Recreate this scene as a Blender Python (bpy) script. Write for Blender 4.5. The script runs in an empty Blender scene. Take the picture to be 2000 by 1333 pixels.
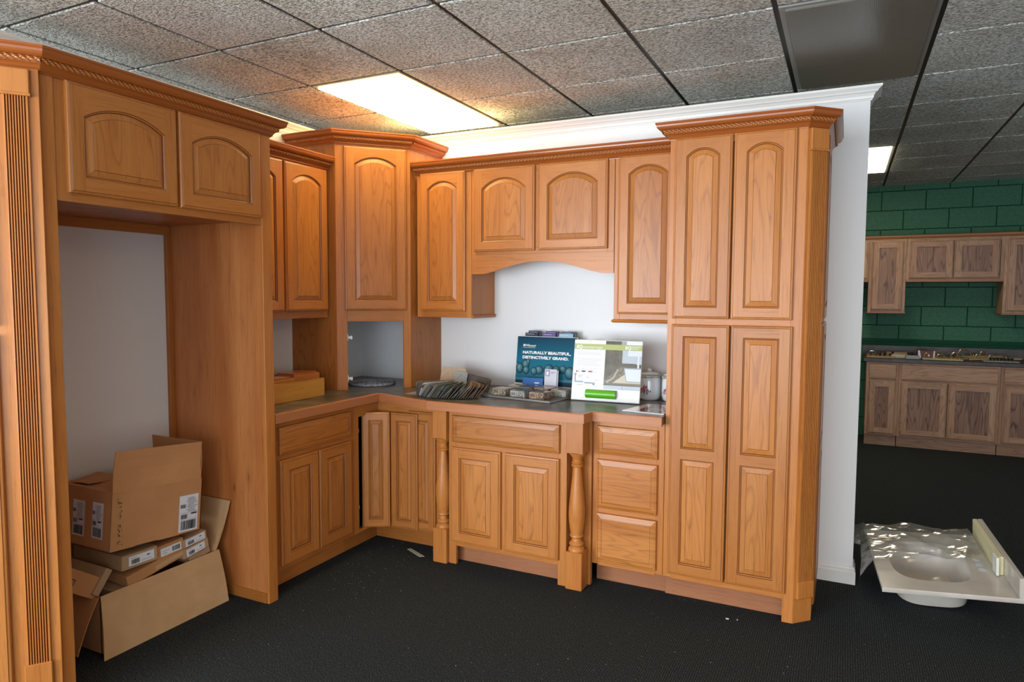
import bpy, bmesh, math, random
from mathutils import Vector, Matrix
random.seed(7)
S = bpy.context.scene
COL = S.collection
PI = math.pi

# ------------------------------------------------------------------ camera
cam_d = bpy.data.cameras.new('camera'); cam = bpy.data.objects.new('camera', cam_d); COL.objects.link(cam)
cam_d.sensor_width = 36.0; cam_d.sensor_fit = 'HORIZONTAL'
cam_d.lens = 1330.23 / 2000 * 36.0
cam_d.clip_start = 0.05; cam_d.clip_end = 100
YAW, PITCH, ROLL = 0.45446, -0.06641, 0.00441
fw = Vector((-math.sin(YAW)*math.cos(PITCH), math.cos(YAW)*math.cos(PITCH), math.sin(PITCH)))
rt = Vector((math.cos(YAW), math.sin(YAW), 0)); up = rt.cross(fw)
r2 = rt*math.cos(ROLL) + up*math.sin(ROLL); u2 = -rt*math.sin(ROLL) + up*math.cos(ROLL)
M = Matrix((r2, u2, -fw)).transposed().to_4x4()
M.translation = Vector((3.10285, -3.89096, 1.49266))
cam.matrix_world = M
S.camera = cam
HC = 2.656           # ceiling height
T = 0.6096           # ceiling module
GX, GY = 0.371, -0.893

# ------------------------------------------------------------------ world, exposure, lights
S.view_settings.view_transform = 'Standard'; S.view_settings.look = 'None'
S.view_settings.gamma = 1.0; S.view_settings.use_curve_mapping = False
S.view_settings.exposure = 0.31
w = bpy.data.worlds.new('sky'); S.world = w; w.use_nodes = True
bg = w.node_tree.nodes['Background']; bg.inputs[0].default_value = (0.62, 0.78, 1.0, 1); bg.inputs[1].default_value = 1.6
def area(name, loc, direction, sx, sy, power, color, spread=180):
    l = bpy.data.lights.new(name, 'AREA'); l.shape = 'RECTANGLE'; l.size = sx; l.size_y = sy
    l.energy = power; l.color = color; l.spread = math.radians(spread)
    o = bpy.data.objects.new(name, l); COL.objects.link(o); o.location = loc
    o.rotation_euler = Vector(direction).to_track_quat('-Z', 'Y').to_euler()
    return o
# daylight coming through the shop windows behind the camera
WIN_Y = -6.9
DAY = (0.87, 0.94, 1.0)
WINS = [(-1.6, 1.0), (1.3, 3.9), (4.2, 6.8)]
DAYP = [310, 105, 40]
for (a, b), pw in zip(WINS, DAYP):
    area('window_daylight', ((a+b)/2, WIN_Y+0.12, 1.30), (0, 1, 0.4), b-a, 2.3, pw, DAY)
TROFFER_ON = 16.0
TROFFER_FAR = 8.0

# ------------------------------------------------------------------ materials
def new_mat(name):
    m = bpy.data.materials.new(name); m.use_nodes = True
    nt = m.node_tree; b = nt.nodes['Principled BSDF']
    return m, nt, b
def N(nt, t, **kw):
    n = nt.nodes.new(t)
    for k, v in kw.items():
        if k.startswith('i_'):
            n.inputs[k[2:].replace('_', ' ')].default_value = v
        else: setattr(n, k, v)
    return n
def ramp(nt, src, stops, interp='LINEAR'):
    r = nt.nodes.new('ShaderNodeValToRGB'); r.color_ramp.interpolation = interp
    e = r.color_ramp.elements
    while len(e) < len(stops): e.new(0.5)
    for el, (p, c) in zip(e, stops):
        el.position = p; el.color = (c[0], c[1], c[2], 1) if hasattr(c, '__len__') else (c, c, c, 1)
    nt.links.new(src, r.inputs[0]); return r
def plain(name, col, rough=0.5, metal=0.0, spec=0.5, coat=0.0, bump=0.0, bscale=60):
    m, nt, b = new_mat(name)
    b.inputs['Base Color'].default_value = (*col, 1); b.inputs['Roughness'].default_value = rough
    b.inputs['Metallic'].default_value = metal; b.inputs['Specular IOR Level'].default_value = spec
    b.inputs['Coat Weight'].default_value = coat; b.inputs['Coat Roughness'].default_value = 0.15
    if bump:
        tc = N(nt, 'ShaderNodeTexCoord'); n = N(nt, 'ShaderNodeTexNoise'); n.inputs['Scale'].default_value = bscale
        n.inputs['Detail'].default_value = 3
        nt.links.new(tc.outputs['Object'], n.inputs['Vector'])
        bp = N(nt, 'ShaderNodeBump'); bp.inputs['Strength'].default_value = bump; bp.inputs['Distance'].default_value = 0.002
        nt.links.new(n.outputs[0], bp.inputs['Height']); nt.links.new(bp.outputs[0], b.inputs['Normal'])
    return m
def wood(name, dark, mid, light, horiz=False, figure=1.0, knots=False, rough=0.38, coat=0.10, pores=0.5):
    m, nt, b = new_mat(name); L = nt.links.new
    tc = N(nt, 'ShaderNodeTexCoord'); oi = N(nt, 'ShaderNodeObjectInfo')
    vm = N(nt, 'ShaderNodeVectorMath', operation='SCALE'); vm.inputs[0].default_value = (7.3, 5.1, 9.7)
    L(oi.outputs['Random'], vm.inputs['Scale'])
    add = N(nt, 'ShaderNodeVectorMath', operation='ADD'); L(tc.outputs['Object'], add.inputs[0]); L(vm.outputs[0], add.inputs[1])
    def mapped(s):
        mp = N(nt, 'ShaderNodeMapping')
        mp.inputs['Scale'].default_value = (s[0], s[0], s[1]) if not horiz else (s[1], s[1], s[0])
        L(add.outputs[0], mp.inputs['Vector']); return mp
    # cathedral figure: contour lines of a stretched noise
    n1 = N(nt, 'ShaderNodeTexNoise'); n1.inputs['Scale'].default_value = 1.0; n1.inputs['Detail'].default_value = 2.0
    n1.inputs['Roughness'].default_value = 0.45
    L(mapped((8.0, 0.9)).outputs[0], n1.inputs['Vector'])
    mu = N(nt, 'ShaderNodeMath', operation='MULTIPLY'); mu.inputs[1].default_value = 16.0; L(n1.outputs[0], mu.inputs[0])
    fr = N(nt, 'ShaderNodeMath', operation='FRACT'); L(mu.outputs[0], fr.inputs[0])
    fig = ramp(nt, fr.outputs[0], [(0.0, 1.0), (0.12, 0.25), (0.75, 0.0), (1.0, 0.9)])
    # pore streaks
    n2 = N(nt, 'ShaderNodeTexNoise'); n2.inputs['Scale'].default_value = 1.0; n2.inputs['Detail'].default_value = 4.0
    n2.inputs['Roughness'].default_value = 0.7
    L(mapped((160, 5.0)).outputs[0], n2.inputs['Vector'])
    por = ramp(nt, n2.outputs[0], [(0.30, 1.0), (0.47, 0.0)])
    # broad tone
    n3 = N(nt, 'ShaderNodeTexNoise'); n3.inputs['Scale'].default_value = 1.0; n3.inputs['Detail'].default_value = 3.0
    L(mapped((9, 0.9)).outputs[0], n3.inputs['Vector'])
    tone = ramp(nt, n3.outputs[0], [(0.30, mid), (0.70, light)])
    mx = N(nt, 'ShaderNodeMix', data_type='RGBA', blend_type='MIX')
    ad = N(nt, 'ShaderNodeMath', operation='MULTIPLY_ADD'); ad.inputs[1].default_value = 0.42*figure
    sc = N(nt, 'ShaderNodeMath', operation='MULTIPLY'); sc.inputs[1].default_value = pores
    L(por.outputs[0], sc.inputs[0]); L(fig.outputs[0], ad.inputs[0]); L(sc.outputs[0], ad.inputs[2])
    ad.use_clamp = True
    L(ad.outputs[0], mx.inputs['Factor']); L(tone.outputs[0], mx.inputs[6]); mx.inputs[7].default_value = (*dark, 1)
    out = mx.outputs[2]
    if knots:
        v = N(nt, 'ShaderNodeTexVoronoi'); v.inputs['Scale'].default_value = 1.0; v.inputs['Randomness'].default_value = 0.9
        L(mapped((11.0, 3.4)).outputs[0], v.inputs['Vector'])
        kr = ramp(nt, v.outputs['Distance'], [(0.0, 0.8), (0.04, 0.5), (0.10, 0.15), (0.28, 0.0)])
        m2 = N(nt, 'ShaderNodeMix', data_type='RGBA', blend_type='MIX')
        L(kr.outputs[0], m2.inputs['Factor']); L(out, m2.inputs[6]); m2.inputs[7].default_value = (dark[0]*.35, dark[1]*.35, dark[2]*.35, 1)
        out = m2.outputs[2]
    hs = N(nt, 'ShaderNodeHueSaturation'); L(out, hs.inputs['Color'])
    vr = N(nt, 'ShaderNodeMath', operation='MULTIPLY_ADD'); vr.inputs[1].default_value = 0.16; vr.inputs[2].default_value = 0.92
    L(oi.outputs['Random'], vr.inputs[0]); L(vr.outputs[0], hs.inputs['Value'])
    L(hs.outputs[0], b.inputs['Base Color'])
    b.inputs['Roughness'].default_value = rough; b.inputs['Specular IOR Level'].default_value = 0.36
    b.inputs['Coat Weight'].default_value = coat; b.inputs['Coat Roughness'].default_value = 0.22
    bp = N(nt, 'ShaderNodeBump'); bp.inputs['Strength'].default_value = 0.12; bp.inputs['Distance'].default_value = 0.001; bp.invert = True
    L(ad.outputs[0], bp.inputs['Height']); L(bp.outputs[0], b.inputs['Normal'])
    return m
OD, OM, OL = (0.20, 0.055, 0.010), (0.41, 0.136, 0.025), (0.51, 0.196, 0.045)
WV = wood('stained_oak_upright', OD, OM, OL)
WH = wood('stained_oak_level', OD, OM, OL, horiz=True)
WF = wood('stained_frame_upright', OD, (0.42, 0.140, 0.026), (0.50, 0.188, 0.043), figure=0.3)
WFH = wood('stained_frame_level', OD, (0.42, 0.140, 0.026), (0.50, 0.188, 0.043), horiz=True, figure=0.3)
GLZ = plain('dark_glaze', (0.13, 0.035, 0.009), 0.4)
CRW = wood('crown_wood', (0.18, 0.038, 0.008), (0.30, 0.074, 0.012), (0.37, 0.105, 0.020), horiz=True, figure=0.15, rough=0.28, coat=0.25, pores=0.25)
ROPE = wood('rope_wood', (0.20, 0.048, 0.010), (0.40, 0.120, 0.022), (0.47, 0.155, 0.030), horiz=True, figure=0.1, rough=0.25, coat=0.3, pores=0.2)
PLY = wood('knotty_ply', (0.22, 0.055, 0.014), (0.40, 0.118, 0.028), (0.60, 0.230, 0.070), figure=0.3, knots=True, rough=0.42)
KCK = wood('kick_board', (0.20, 0.07, 0.03), (0.33, 0.125, 0.055), (0.38, 0.155, 0.07), horiz=True, figure=0.4)
EDG = wood('counter_edge_wood', (0.30, 0.10, 0.035), (0.40, 0.145, 0.055), (0.45, 0.175, 0.07), horiz=True, figure=0.2, rough=0.4)
GV = wood('natural_hickory_upright', (0.07, 0.024, 0.012), (0.40, 0.205, 0.115), (0.52, 0.31, 0.19), figure=0.9, rough=0.45, coat=0.1)
GH = wood('natural_hickory_level', (0.08, 0.03, 0.016), (0.38, 0.195, 0.110), (0.48, 0.28, 0.17), horiz=True, figure=0.8, rough=0.45, coat=0.1)
GC = wood('hickory_cornice', (0.16, 0.055, 0.02), (0.30, 0.12, 0.04), (0.36, 0.15, 0.055), horiz=True, figure=0.2)
WALL = plain('white_paint', (0.80, 0.805, 0.80), 0.55, bump=0.12, bscale=220)
TRIMM = plain('white_trim_paint', (0.78, 0.765, 0.72), 0.35)
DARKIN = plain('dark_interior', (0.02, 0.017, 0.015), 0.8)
METAL = plain('brushed_nickel', (0.55, 0.53, 0.50), 0.3, 1.0)
BRASS = plain('brass', (0.55, 0.38, 0.12), 0.3, 1.0)
BLACKM = plain('black_iron', (0.02, 0.02, 0.02), 0.4, 0.5)
WHITEP = plain('white_plastic', (0.72, 0.72, 0.71), 0.35)
def ceiling_tile_mat():
    m, nt, b = new_mat('fissured_ceiling_tile'); L = nt.links.new
    tc = N(nt, 'ShaderNodeTexCoord'); oi = N(nt, 'ShaderNodeObjectInfo')
    vm = N(nt, 'ShaderNodeVectorMath', operation='SCALE'); vm.inputs[0].default_value = (9, 7, 3); L(oi.outputs['Random'], vm.inputs['Scale'])
    add = N(nt, 'ShaderNodeVectorMath', operation='ADD'); L(tc.outputs['Object'], add.inputs[0]); L(vm.outputs[0], add.inputs[1])
    mp = N(nt, 'ShaderNodeMapping'); mp.inputs['Scale'].default_value = (0.62, 1.0, 1.0); L(add.outputs[0], mp.inputs['Vector'])
    n = N(nt, 'ShaderNodeTexNoise'); n.inputs['Scale'].default_value = 120; n.inputs['Detail'].default_value = 3; n.inputs['Roughness'].default_value = 0.55
    n.inputs['Distortion'].default_value = 0.6
    L(mp.outputs[0], n.inputs['Vector'])
    r = ramp(nt, n.outputs[0], [(0.36, 0.0), (0.5, 0.75), (0.62, 1.0)])
    cr = ramp(nt, n.outputs[0], [(0.34, (0.26, 0.25, 0.22)), (0.50, (0.74, 0.72, 0.65)), (0.62, (0.92, 0.89, 0.81))])
    n2 = N(nt, 'ShaderNodeTexNoise'); n2.inputs['Scale'].default_value = 3; L(add.outputs[0], n2.inputs['Vector'])
    st = ramp(nt, n2.outputs[0], [(0.35, (0.86, 0.84, 0.80)), (0.6, (1, 1, 1))])
    mx = N(nt, 'ShaderNodeMix', data_type='RGBA', blend_type='MULTIPLY'); mx.inputs['Factor'].default_value = 1
    L(cr.outputs[0], mx.inputs[6]); L(st.outputs[0], mx.inputs[7]); L(mx.outputs[2], b.inputs['Base Color'])
    b.inputs['Roughness'].default_value = 0.9; b.inputs['Specular IOR Level'].default_value = 0.15
    bp = N(nt, 'ShaderNodeBump'); bp.inputs['Strength'].default_value = 1.0; bp.inputs['Distance'].default_value = 0.006
    L(r.outputs[0], bp.inputs['Height']); L(bp.outputs[0], b.inputs['Normal'])
    return m
TILE = ceiling_tile_mat()
TBAR = plain('dark_bronze_grid', (0.022, 0.015, 0.011), 0.45, 0.2)
def carpet_mat():
    m, nt, b = new_mat('dark_ribbed_carpet'); L = nt.links.new
    tc = N(nt, 'ShaderNodeTexCoord')
    mp = N(nt, 'ShaderNodeMapping'); mp.inputs['Scale'].default_value = (1.0, 0.55, 1); L(tc.outputs['Object'], mp.inputs['Vector'])
    n = N(nt, 'ShaderNodeTexNoise'); n.inputs['Scale'].default_value = 260; n.inputs['Detail'].default_value = 2; L(mp.outputs[0], n.inputs['Vector'])
    wv = N(nt, 'ShaderNodeTexWave'); wv.inputs['Scale'].default_value = 34; wv.inputs['Distortion'].default_value = 2.5; wv.inputs['Detail'].default_value = 2
    wv.inputs['Detail Scale'].default_value = 8
    L(tc.outputs['Object'], wv.inputs['Vector'])
    ad = N(nt, 'ShaderNodeMath', operation='MULTIPLY_ADD'); ad.inputs[1].default_value = 0.17; L(wv.outputs['Fac'], ad.inputs[0]); L(n.outputs[0], ad.inputs[2])
    cr = ramp(nt, ad.outputs[0], [(0.40, (0.007, 0.0085, 0.010)), (0.62, (0.028, 0.033, 0.036)), (0.85, (0.085, 0.096, 0.098))])
    # tiny pale lint
    v = N(nt, 'ShaderNodeTexNoise'); v.inputs['Scale'].default_value = 95; v.inputs['Detail'].default_value = 1; L(tc.outputs['Object'], v.inputs['Vector'])
    lr = ramp(nt, v.outputs[0], [(0.755, 0.0), (0.77, 0.8)])
    mx = N(nt, 'ShaderNodeMix', data_type='RGBA'); L(lr.outputs[0], mx.inputs['Factor']); L(cr.outputs[0], mx.inputs[6]); mx.inputs[7].default_value = (0.22, 0.21, 0.19, 1)
    L(mx.outputs[2], b.inputs['Base Color']); b.inputs['Roughness'].default_value = 0.95; b.inputs['Specular IOR Level'].default_value = 0.1
    b.inputs['Sheen Weight'].default_value = 0.0; b.inputs['Sheen Roughness'].default_value = 0.5
    bp = N(nt, 'ShaderNodeBump'); bp.inputs['Strength'].default_value = 0.8; bp.inputs['Distance'].default_value = 0.004
    L(ad.outputs[0], bp.inputs['Height']); L(bp.outputs[0], b.inputs['Normal'])
    return m
CARPET = carpet_mat()
def noise_mat(name, stops, scale=20, rough=0.5, detail=4, metal=0, bump=0, vor=False, coat=0, stretch=(1, 1, 1)):
    m, nt, b = new_mat(name); L = nt.links.new
    tc = N(nt, 'ShaderNodeTexCoord')
    mp = N(nt, 'ShaderNodeMapping'); mp.inputs['Scale'].default_value = stretch; L(tc.outputs['Object'], mp.inputs['Vector'])
    if vor:
        n = N(nt, 'ShaderNodeTexVoronoi'); n.inputs['Scale'].default_value = scale; L(mp.outputs[0], n.inputs['Vector'])
        sp = N(nt, 'ShaderNodeSeparateColor'); L(n.outputs['Color'], sp.inputs[0]); src = sp.outputs[0]
    else:
        n = N(nt, 'ShaderNodeTexNoise'); n.inputs['Scale'].default_value = scale; n.inputs['Detail'].default_value = detail
        L(mp.outputs[0], n.inputs['Vector']); src = n.outputs[0]
    r = ramp(nt, src, stops); L(r.outputs[0], b.inputs['Base Color'])
    b.inputs['Roughness'].default_value = rough; b.inputs['Metallic'].default_value = metal; b.inputs['Coat Weight'].default_value = coat
    if bump:
        bp = N(nt, 'ShaderNodeBump'); bp.inputs['Strength'].default_value = bump; bp.inputs['Distance'].default_value = 0.003
        L(src, bp.inputs['Height']); L(bp.outputs[0], b.inputs['Normal'])
    return m
LAM = noise_mat('slate_laminate', [(0.32, (0.030, 0.028, 0.024)), (0.5, (0.078, 0.070, 0.056)), (0.68, (0.145, 0.128, 0.098))], 9, 0.30, 5)
DLAM = noise_mat('dark_laminate', [(0.3, (0.02, 0.014, 0.01)), (0.7, (0.06, 0.04, 0.03))], 14, 0.35, 5)
GREEN = noise_mat('green_block_paint', [(0.3, (0.014, 0.105, 0.055)), (0.7, (0.026, 0.150, 0.080))], 45, 0.6, 4, bump=0.8)
GREEND = plain('green_painted_trim', (0.009, 0.066, 0.038), 0.8, spec=0.2)
CARD = noise_mat('brown_cardboard', [(0.3, (0.48, 0.225, 0.085)), (0.7, (0.56, 0.275, 0.112))], 6, 0.85, 4, bump=0.1)
CARDL = noise_mat('tan_cardboard_inside', [(0.3, (0.52, 0.31, 0.145)), (0.7, (0.60, 0.37, 0.18))], 8, 0.85, 4, bump=0.15, stretch=(1, 14, 1))
CARDP = noise_mat('pale_cardboard', [(0.3, (0.38, 0.27, 0.155)), (0.7, (0.47, 0.34, 0.20))], 10, 0.8)
PAPER = plain('white_label_paper', (0.74, 0.76, 0.80), 0.6)
INK = plain('black_ink', (0.02, 0.02, 0.025), 0.6)
INKG = plain('grey_ink', (0.16, 0.17, 0.19), 0.6)
MARBLE = noise_mat('cultured_marble', [(0.35, (0.50, 0.445, 0.385)), (0.65, (0.60, 0.55, 0.49))], 5, 0.22, 5, coat=0.4)
FOAM = plain('yellowed_foam', (0.62, 0.56, 0.34), 0.8, bump=0.3)
def emis(name, col, strength):
    m = bpy.data.materials.new(name); m.use_nodes = True; nt = m.node_tree; nt.nodes.clear()
    e = nt.nodes.new('ShaderNodeEmission'); e.inputs[0].default_value = (*col, 1); e.inputs[1].default_value = strength
    o = nt.nodes.new('ShaderNodeOutputMaterial'); nt.links.new(e.outputs[0], o.inputs[0]); return m
def glass_mat():
    m = bpy.data.materials.new('window_glass'); m.use_nodes = True; nt = m.node_tree; nt.nodes.clear()
    t = nt.nodes.new('ShaderNodeBsdfTransparent'); g = nt.nodes.new('ShaderNodeBsdfGlossy'); g.inputs['Roughness'].default_value = 0.02
    x = nt.nodes.new('ShaderNodeMixShader'); x.inputs[0].default_value = 0.08
    o = nt.nodes.new('ShaderNodeOutputMaterial')
    nt.links.new(t.outputs[0], x.inputs[1]); nt.links.new(g.outputs[0], x.inputs[2]); nt.links.new(x.outputs[0], o.inputs[0]); return m
GLASS = glass_mat()
def plastic_film():
    m = bpy.data.materials.new('clear_plastic_film'); m.use_nodes = True; nt = m.node_tree; nt.nodes.clear(); L = nt.links.new
    t = nt.nodes.new('ShaderNodeBsdfTransparent'); t.inputs[0].default_value = (0.93, 0.93, 0.92, 1)
    g = nt.nodes.new('ShaderNodeBsdfGlossy'); g.inputs['Roughness'].default_value = 0.16
    d = nt.nodes.new('ShaderNodeBsdfDiffuse'); d.inputs[0].default_value = (0.7, 0.7, 0.66, 1)
    lw = nt.nodes.new('ShaderNodeLayerWeight'); lw.inputs[0].default_value = 0.35
    mr = nt.nodes.new('ShaderNodeMapRange'); mr.inputs['To Min'].default_value = 0.10; mr.inputs['To Max'].default_value = 0.75
    x = nt.nodes.new('ShaderNodeMixShader'); y = nt.nodes.new('ShaderNodeMixShader'); y.inputs[0].default_value = 0.13
    o = nt.nodes.new('ShaderNodeOutputMaterial')
    L(lw.outputs['Facing'], mr.inputs['Value']); L(mr.outputs[0], x.inputs[0]); L(t.outputs[0], x.inputs[1]); L(g.outputs[0], x.inputs[2])
    L(x.outputs[0], y.inputs[1]); L(d.outputs[0], y.inputs[2]); L(y.outputs[0], o.inputs[0]); return m
FILM = plastic_film()

# ------------------------------------------------------------------ mesh helpers
class MB:
    """collects polygons in world coordinates, builds one mesh object"""
    def __init__(s): s.v = []; s.f = []; s.m = []
    def add(s, vs, fs, mi=0):
        n = len(s.v); s.v += [tuple(p) for p in vs]
        for k, f in enumerate(fs):
            s.f.append([n+i for i in f]); s.m.append(mi if not hasattr(mi, '__len__') else mi[k])
        return s
    def box(s, x0, x1, y0, y1, z0, z1, c=0.0015, mi=0, mat=None):
        if x0 > x1: x0, x1 = x1, x0
        if y0 > y1: y0, y1 = y1, y0
        if z0 > z1: z0, z1 = z1, z0
        c = min(c, (x1-x0)*.45, (y1-y0)*.45, (z1-z0)*.45)
        vs = []; idx = {}
        for ix in (0, 1):
            for iy in (0, 1):
                for iz in (0, 1):
                    X, Y, Z = (x0, x1)[ix], (y0, y1)[iy], (z0, z1)[iz]
                    cx, cy, cz = (c, -c)[ix], (c, -c)[iy], (c, -c)[iz]
                    if c <= 0: idx[(ix, iy, iz)] = [len(vs)]*3; vs.append((X, Y, Z)); continue
                    idx[(ix, iy, iz)] = [len(vs), len(vs)+1, len(vs)+2]
                    vs += [(X, Y+cy, Z+cz), (X+cx, Y, Z+cz), (X+cx, Y+cy, Z)]
        F = []
        q = [(0, 0), (1, 0), (1, 1), (0, 1)]
        F.append([idx[(0, a, b)][0] for a, b in q][::-1]); F.append([idx[(1, a, b)][0] for a, b in q])
        F.append([idx[(a, 0, b)][1] for a, b in q]); F.append([idx[(a, 1, b)][1] for a, b in q][::-1])
        F.append([idx[(a, b, 0)][2] for a, b in q][::-1]); F.append([idx[(a, b, 1)][2] for a, b in q])
        if c > 0:
            for a in (0, 1):
                for b in (0, 1):
                    F.append([idx[(0, a, b)][2], idx[(1, a, b)][2], idx[(1, a, b)][1], idx[(0, a, b)][1]])
                    F.append([idx[(a, 0, b)][2], idx[(a, 1, b)][2], idx[(a, 1, b)][0], idx[(a, 0, b)][0]])
                    F.append([idx[(a, b, 0)][1], idx[(a, b, 1)][1], idx[(a, b, 1)][0], idx[(a, b, 0)][0]])
            for k in idx: F.append(idx[k])
        if mat is not None: vs = [mat @ Vector(p) for p in vs]
        return s.add(vs, F, mi)
    def prism(s, pts, z0, z1, mi=0, mat=None):
        """pts: xy polygon counter-clockwise"""
        n = len(pts); vs = [(x, y, z0) for x, y in pts] + [(x, y, z1) for x, y in pts]
        F = [list(range(n))[::-1], list(range(n, 2*n))] + [[i, (i+1) % n, n+(i+1) % n, n+i] for i in range(n)]
        if mat is not None: vs = [mat @ Vector(p) for p in vs]
        return s.add(vs, F, mi)
    def loft(s, loops, cap0=False, cap1=False, closed=True, mi=0, mis=None, mat=None):
        n = len(loops[0]); vs = [p for l in loops for p in l]; F = []; mm = []
        for k in range(len(loops)-1):
            for i in range(n if closed else n-1):
                j = (i+1) % n; F.append([k*n+i, k*n+j, (k+1)*n+j, (k+1)*n+i]); mm.append(mis[k] if mis else mi)
        if cap0: F.append(list(range(n))[::-1]); mm.append(mi)
        if cap1: F.append([(len(loops)-1)*n+i for i in range(n)]); mm.append(mis[-1] if mis else mi)
        if mat is not None: vs = [mat @ Vector(p) for p in vs]
        return s.add(vs, F, mm)
    def lathe(s, prof, c, seg=28, mi=0, mat=None):
        loops = [[(c[0]+r*math.cos(2*PI*i/seg), c[1]+r*math.sin(2*PI*i/seg), c[2]+z) for i in range(seg)] for r, z in prof]
        return s.loft(loops, True, True, mi=mi, mat=mat)
    def tube(s, pts, r, seg=8, mi=0):
        loops = []; P = [Vector(p) for p in pts]
        for i, p in enumerate(P):
            d = (P[min(i+1, len(P)-1)] - P[max(i-1, 0)]).normalized()
            a = d.cross(Vector((0, 0, 1)));
            if a.length < 1e-3: a = Vector((1, 0, 0))
            a.normalize(); b_ = d.cross(a)
            loops.append([p + a*(r*math.cos(2*PI*k/seg)) + b_*(r*math.sin(2*PI*k/seg)) for k in range(seg)])
        return s.loft(loops, True, True, mi=mi)
    def obj(s, name, mats, parent=None, origin=None, smooth=False, mw=None):
        """origin: world point used as object origin (defaults to the parent's); mw: full local matrix"""
        if not isinstance(mats, (list, tuple)): mats = [mats]
        me = bpy.data.meshes.new(name)
        if mw is not None: v = s.v
        else:
            if origin is None: origin = wloc(parent) if parent else (0, 0, 0)
            o_ = Vector(origin); v = [tuple(Vector(p)-o_) for p in s.v]
        me.from_pydata(v, [], s.f)
        for m in mats: me.materials.append(m)
        for p, mi in zip(me.polygons, s.m): p.material_index = mi
        bm = bmesh.new(); bm.from_mesh(me); bmesh.ops.recalc_face_normals(bm, faces=bm.faces); bm.to_mesh(me); bm.free()
        if smooth:
            for p in me.polygons: p.use_smooth = True
            try: me.set_sharp_from_angle(angle=math.radians(38))
            except Exception: pass
        ob = bpy.data.objects.new(name, me); COL.objects.link(ob)
        if parent is not None: ob.parent = parent
        if mw is not None:
            base = Matrix.Translation(-Vector(wloc(parent))) if parent else Matrix()
            ob.matrix_local = base @ mw; ob['_w'] = 1
            LOC[ob.name] = tuple(mw.translation)
        else:
            ob.location = Vector(origin) - (Vector(wloc(parent)) if parent else Vector((0, 0, 0)))
            LOC[ob.name] = tuple(origin)
        return ob
LOC = {}
def wloc(o): return LOC[o.name]
def thing(name, label, cat, loc, group=None):
    o = bpy.data.objects.new(name, None); COL.objects.link(o); o.location = loc; o.empty_display_size = 0.05
    LOC[o.name] = tuple(loc); o['label'] = label; o['category'] = cat
    if group: o['group'] = group
    return o
def tag(o, label, cat, group=None, kind=None):
    o['label'] = label; o['category'] = cat
    if group: o['group'] = group
    if kind: o['kind'] = kind
    return o
def struct(o): o['kind'] = 'structure'; return o
def rotz(loc, ang): return Matrix.Translation(Vector(loc)) @ Matrix.Rotation(ang, 4, 'Z')

def arch_contour(x0, x1, z0, z1, rise, i, d, n=17):
    """closed loop, inset i, at depth y=-d"""
    a, b = x0+i, x1-i; w2 = (x1-x0)/2; cx = (x0+x1)/2
    pts = [(a, -d, z0+i), (b, -d, z0+i)]
    if rise <= 0:
        top = [(b+(a-b)*k/(n-1), z1-i) for k in range(n)]
    else:
        R = (w2*w2+rise*rise)/(2*rise); zc = z1-R; Ri = R-i
        top = []
        for k in range(n):
            x = b+(a-b)*k/(n-1); top.append((x, zc+math.sqrt(max(Ri*Ri-(x-cx)**2, 0))))
    return pts + [(x, -d, z) for x, z in top]
def rect(W, H, i, d): return [(i, -d, i), (W-i, -d, i), (W-i, -d, H-i), (i, -d, H-i)]
def panel_door(parent, origin, ang, W, H, openings, sw=0.055, mats=None, T_=0.020, name='door', raised=True, slope=.0245):
    """openings: list of (z0, z1, rise) from the bottom up. Frame mesh + one child panel per opening."""
    ms = mats or [WF, WFH, GLZ]
    mw = rotz(origin, ang)
    b = MB(); t = T_
    b.loft([rect(W, H, 0, 0), rect(W, H, 0, t-.008), rect(W, H, .003, t-.0035), rect(W, H, .0095, t-.002), rect(W, H, .011, t)], cap0=True, mis=[0, 0, 0, 2])
    e = .011
    def quad(x0, x1, z0, z1, mi): b.add([(x0, -t, z0), (x1, -t, z0), (x1, -t, z1), (x0, -t, z1)], [[0, 1, 2, 3]], mi)
    quad(e, sw, e, H-e, 0); quad(W-sw, W-e, e, H-e, 0)
    prev = e; pans = []
    for (z0, z1, rise) in openings:
        quad(sw, W-sw, prev, z0, 1); prev = z1
        if rise > 0:
            c = arch_contour(sw, W-sw, z0, z1, rise, 0, t); top = c[2:]
            nxt = H-e if (z0, z1, rise) == openings[-1] else z1+.01
            for k in range(len(top)-1):
                p, q = top[k], top[k+1]
                b.add([q, p, (p[0], -t, nxt), (q[0], -t, nxt)], [[0, 1, 2, 3]], 1)
            prev = nxt
        A = lambda i, d: arch_contour(sw, W-sw, z0, z1, rise, i, d)
        if raised:
            b.loft([A(0, t), A(.002, t-.0035), A(.006, t-.006), A(.007, t-.009)], mis=[2, 0, 2])
            pans.append([A(.0065, t-.009), A(.009, t-.0085), A(.0065+slope, t-.002), A(.008+slope, t-.0005)])
        else:
            b.loft([A(0, t), A(.002, t-.009)], mis=[0])
            pans.append([A(.001, t-.0085), A(.004, t-.0085), A(.006, t-.0085), A(.008, t-.0085)])
    if prev < H-e-1e-6: quad(sw, W-sw, prev, H-e, 1)
    d = b.obj(name, ms, parent, mw=mw)
    for k, lp in enumerate(pans):
        q = MB(); q.loft(lp, cap1=True, mis=[2, 0, 2, 1] if raised else [1, 1, 1, 1])
        q.m[-1] = 1
        po = q.obj('panel', [ms[0], (WV if mats is None else ms[3] if len(ms) > 3 else ms[0]), ms[2]], None, mw=mw)
        po.parent = d; po.matrix_local = Matrix()
    return d
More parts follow.
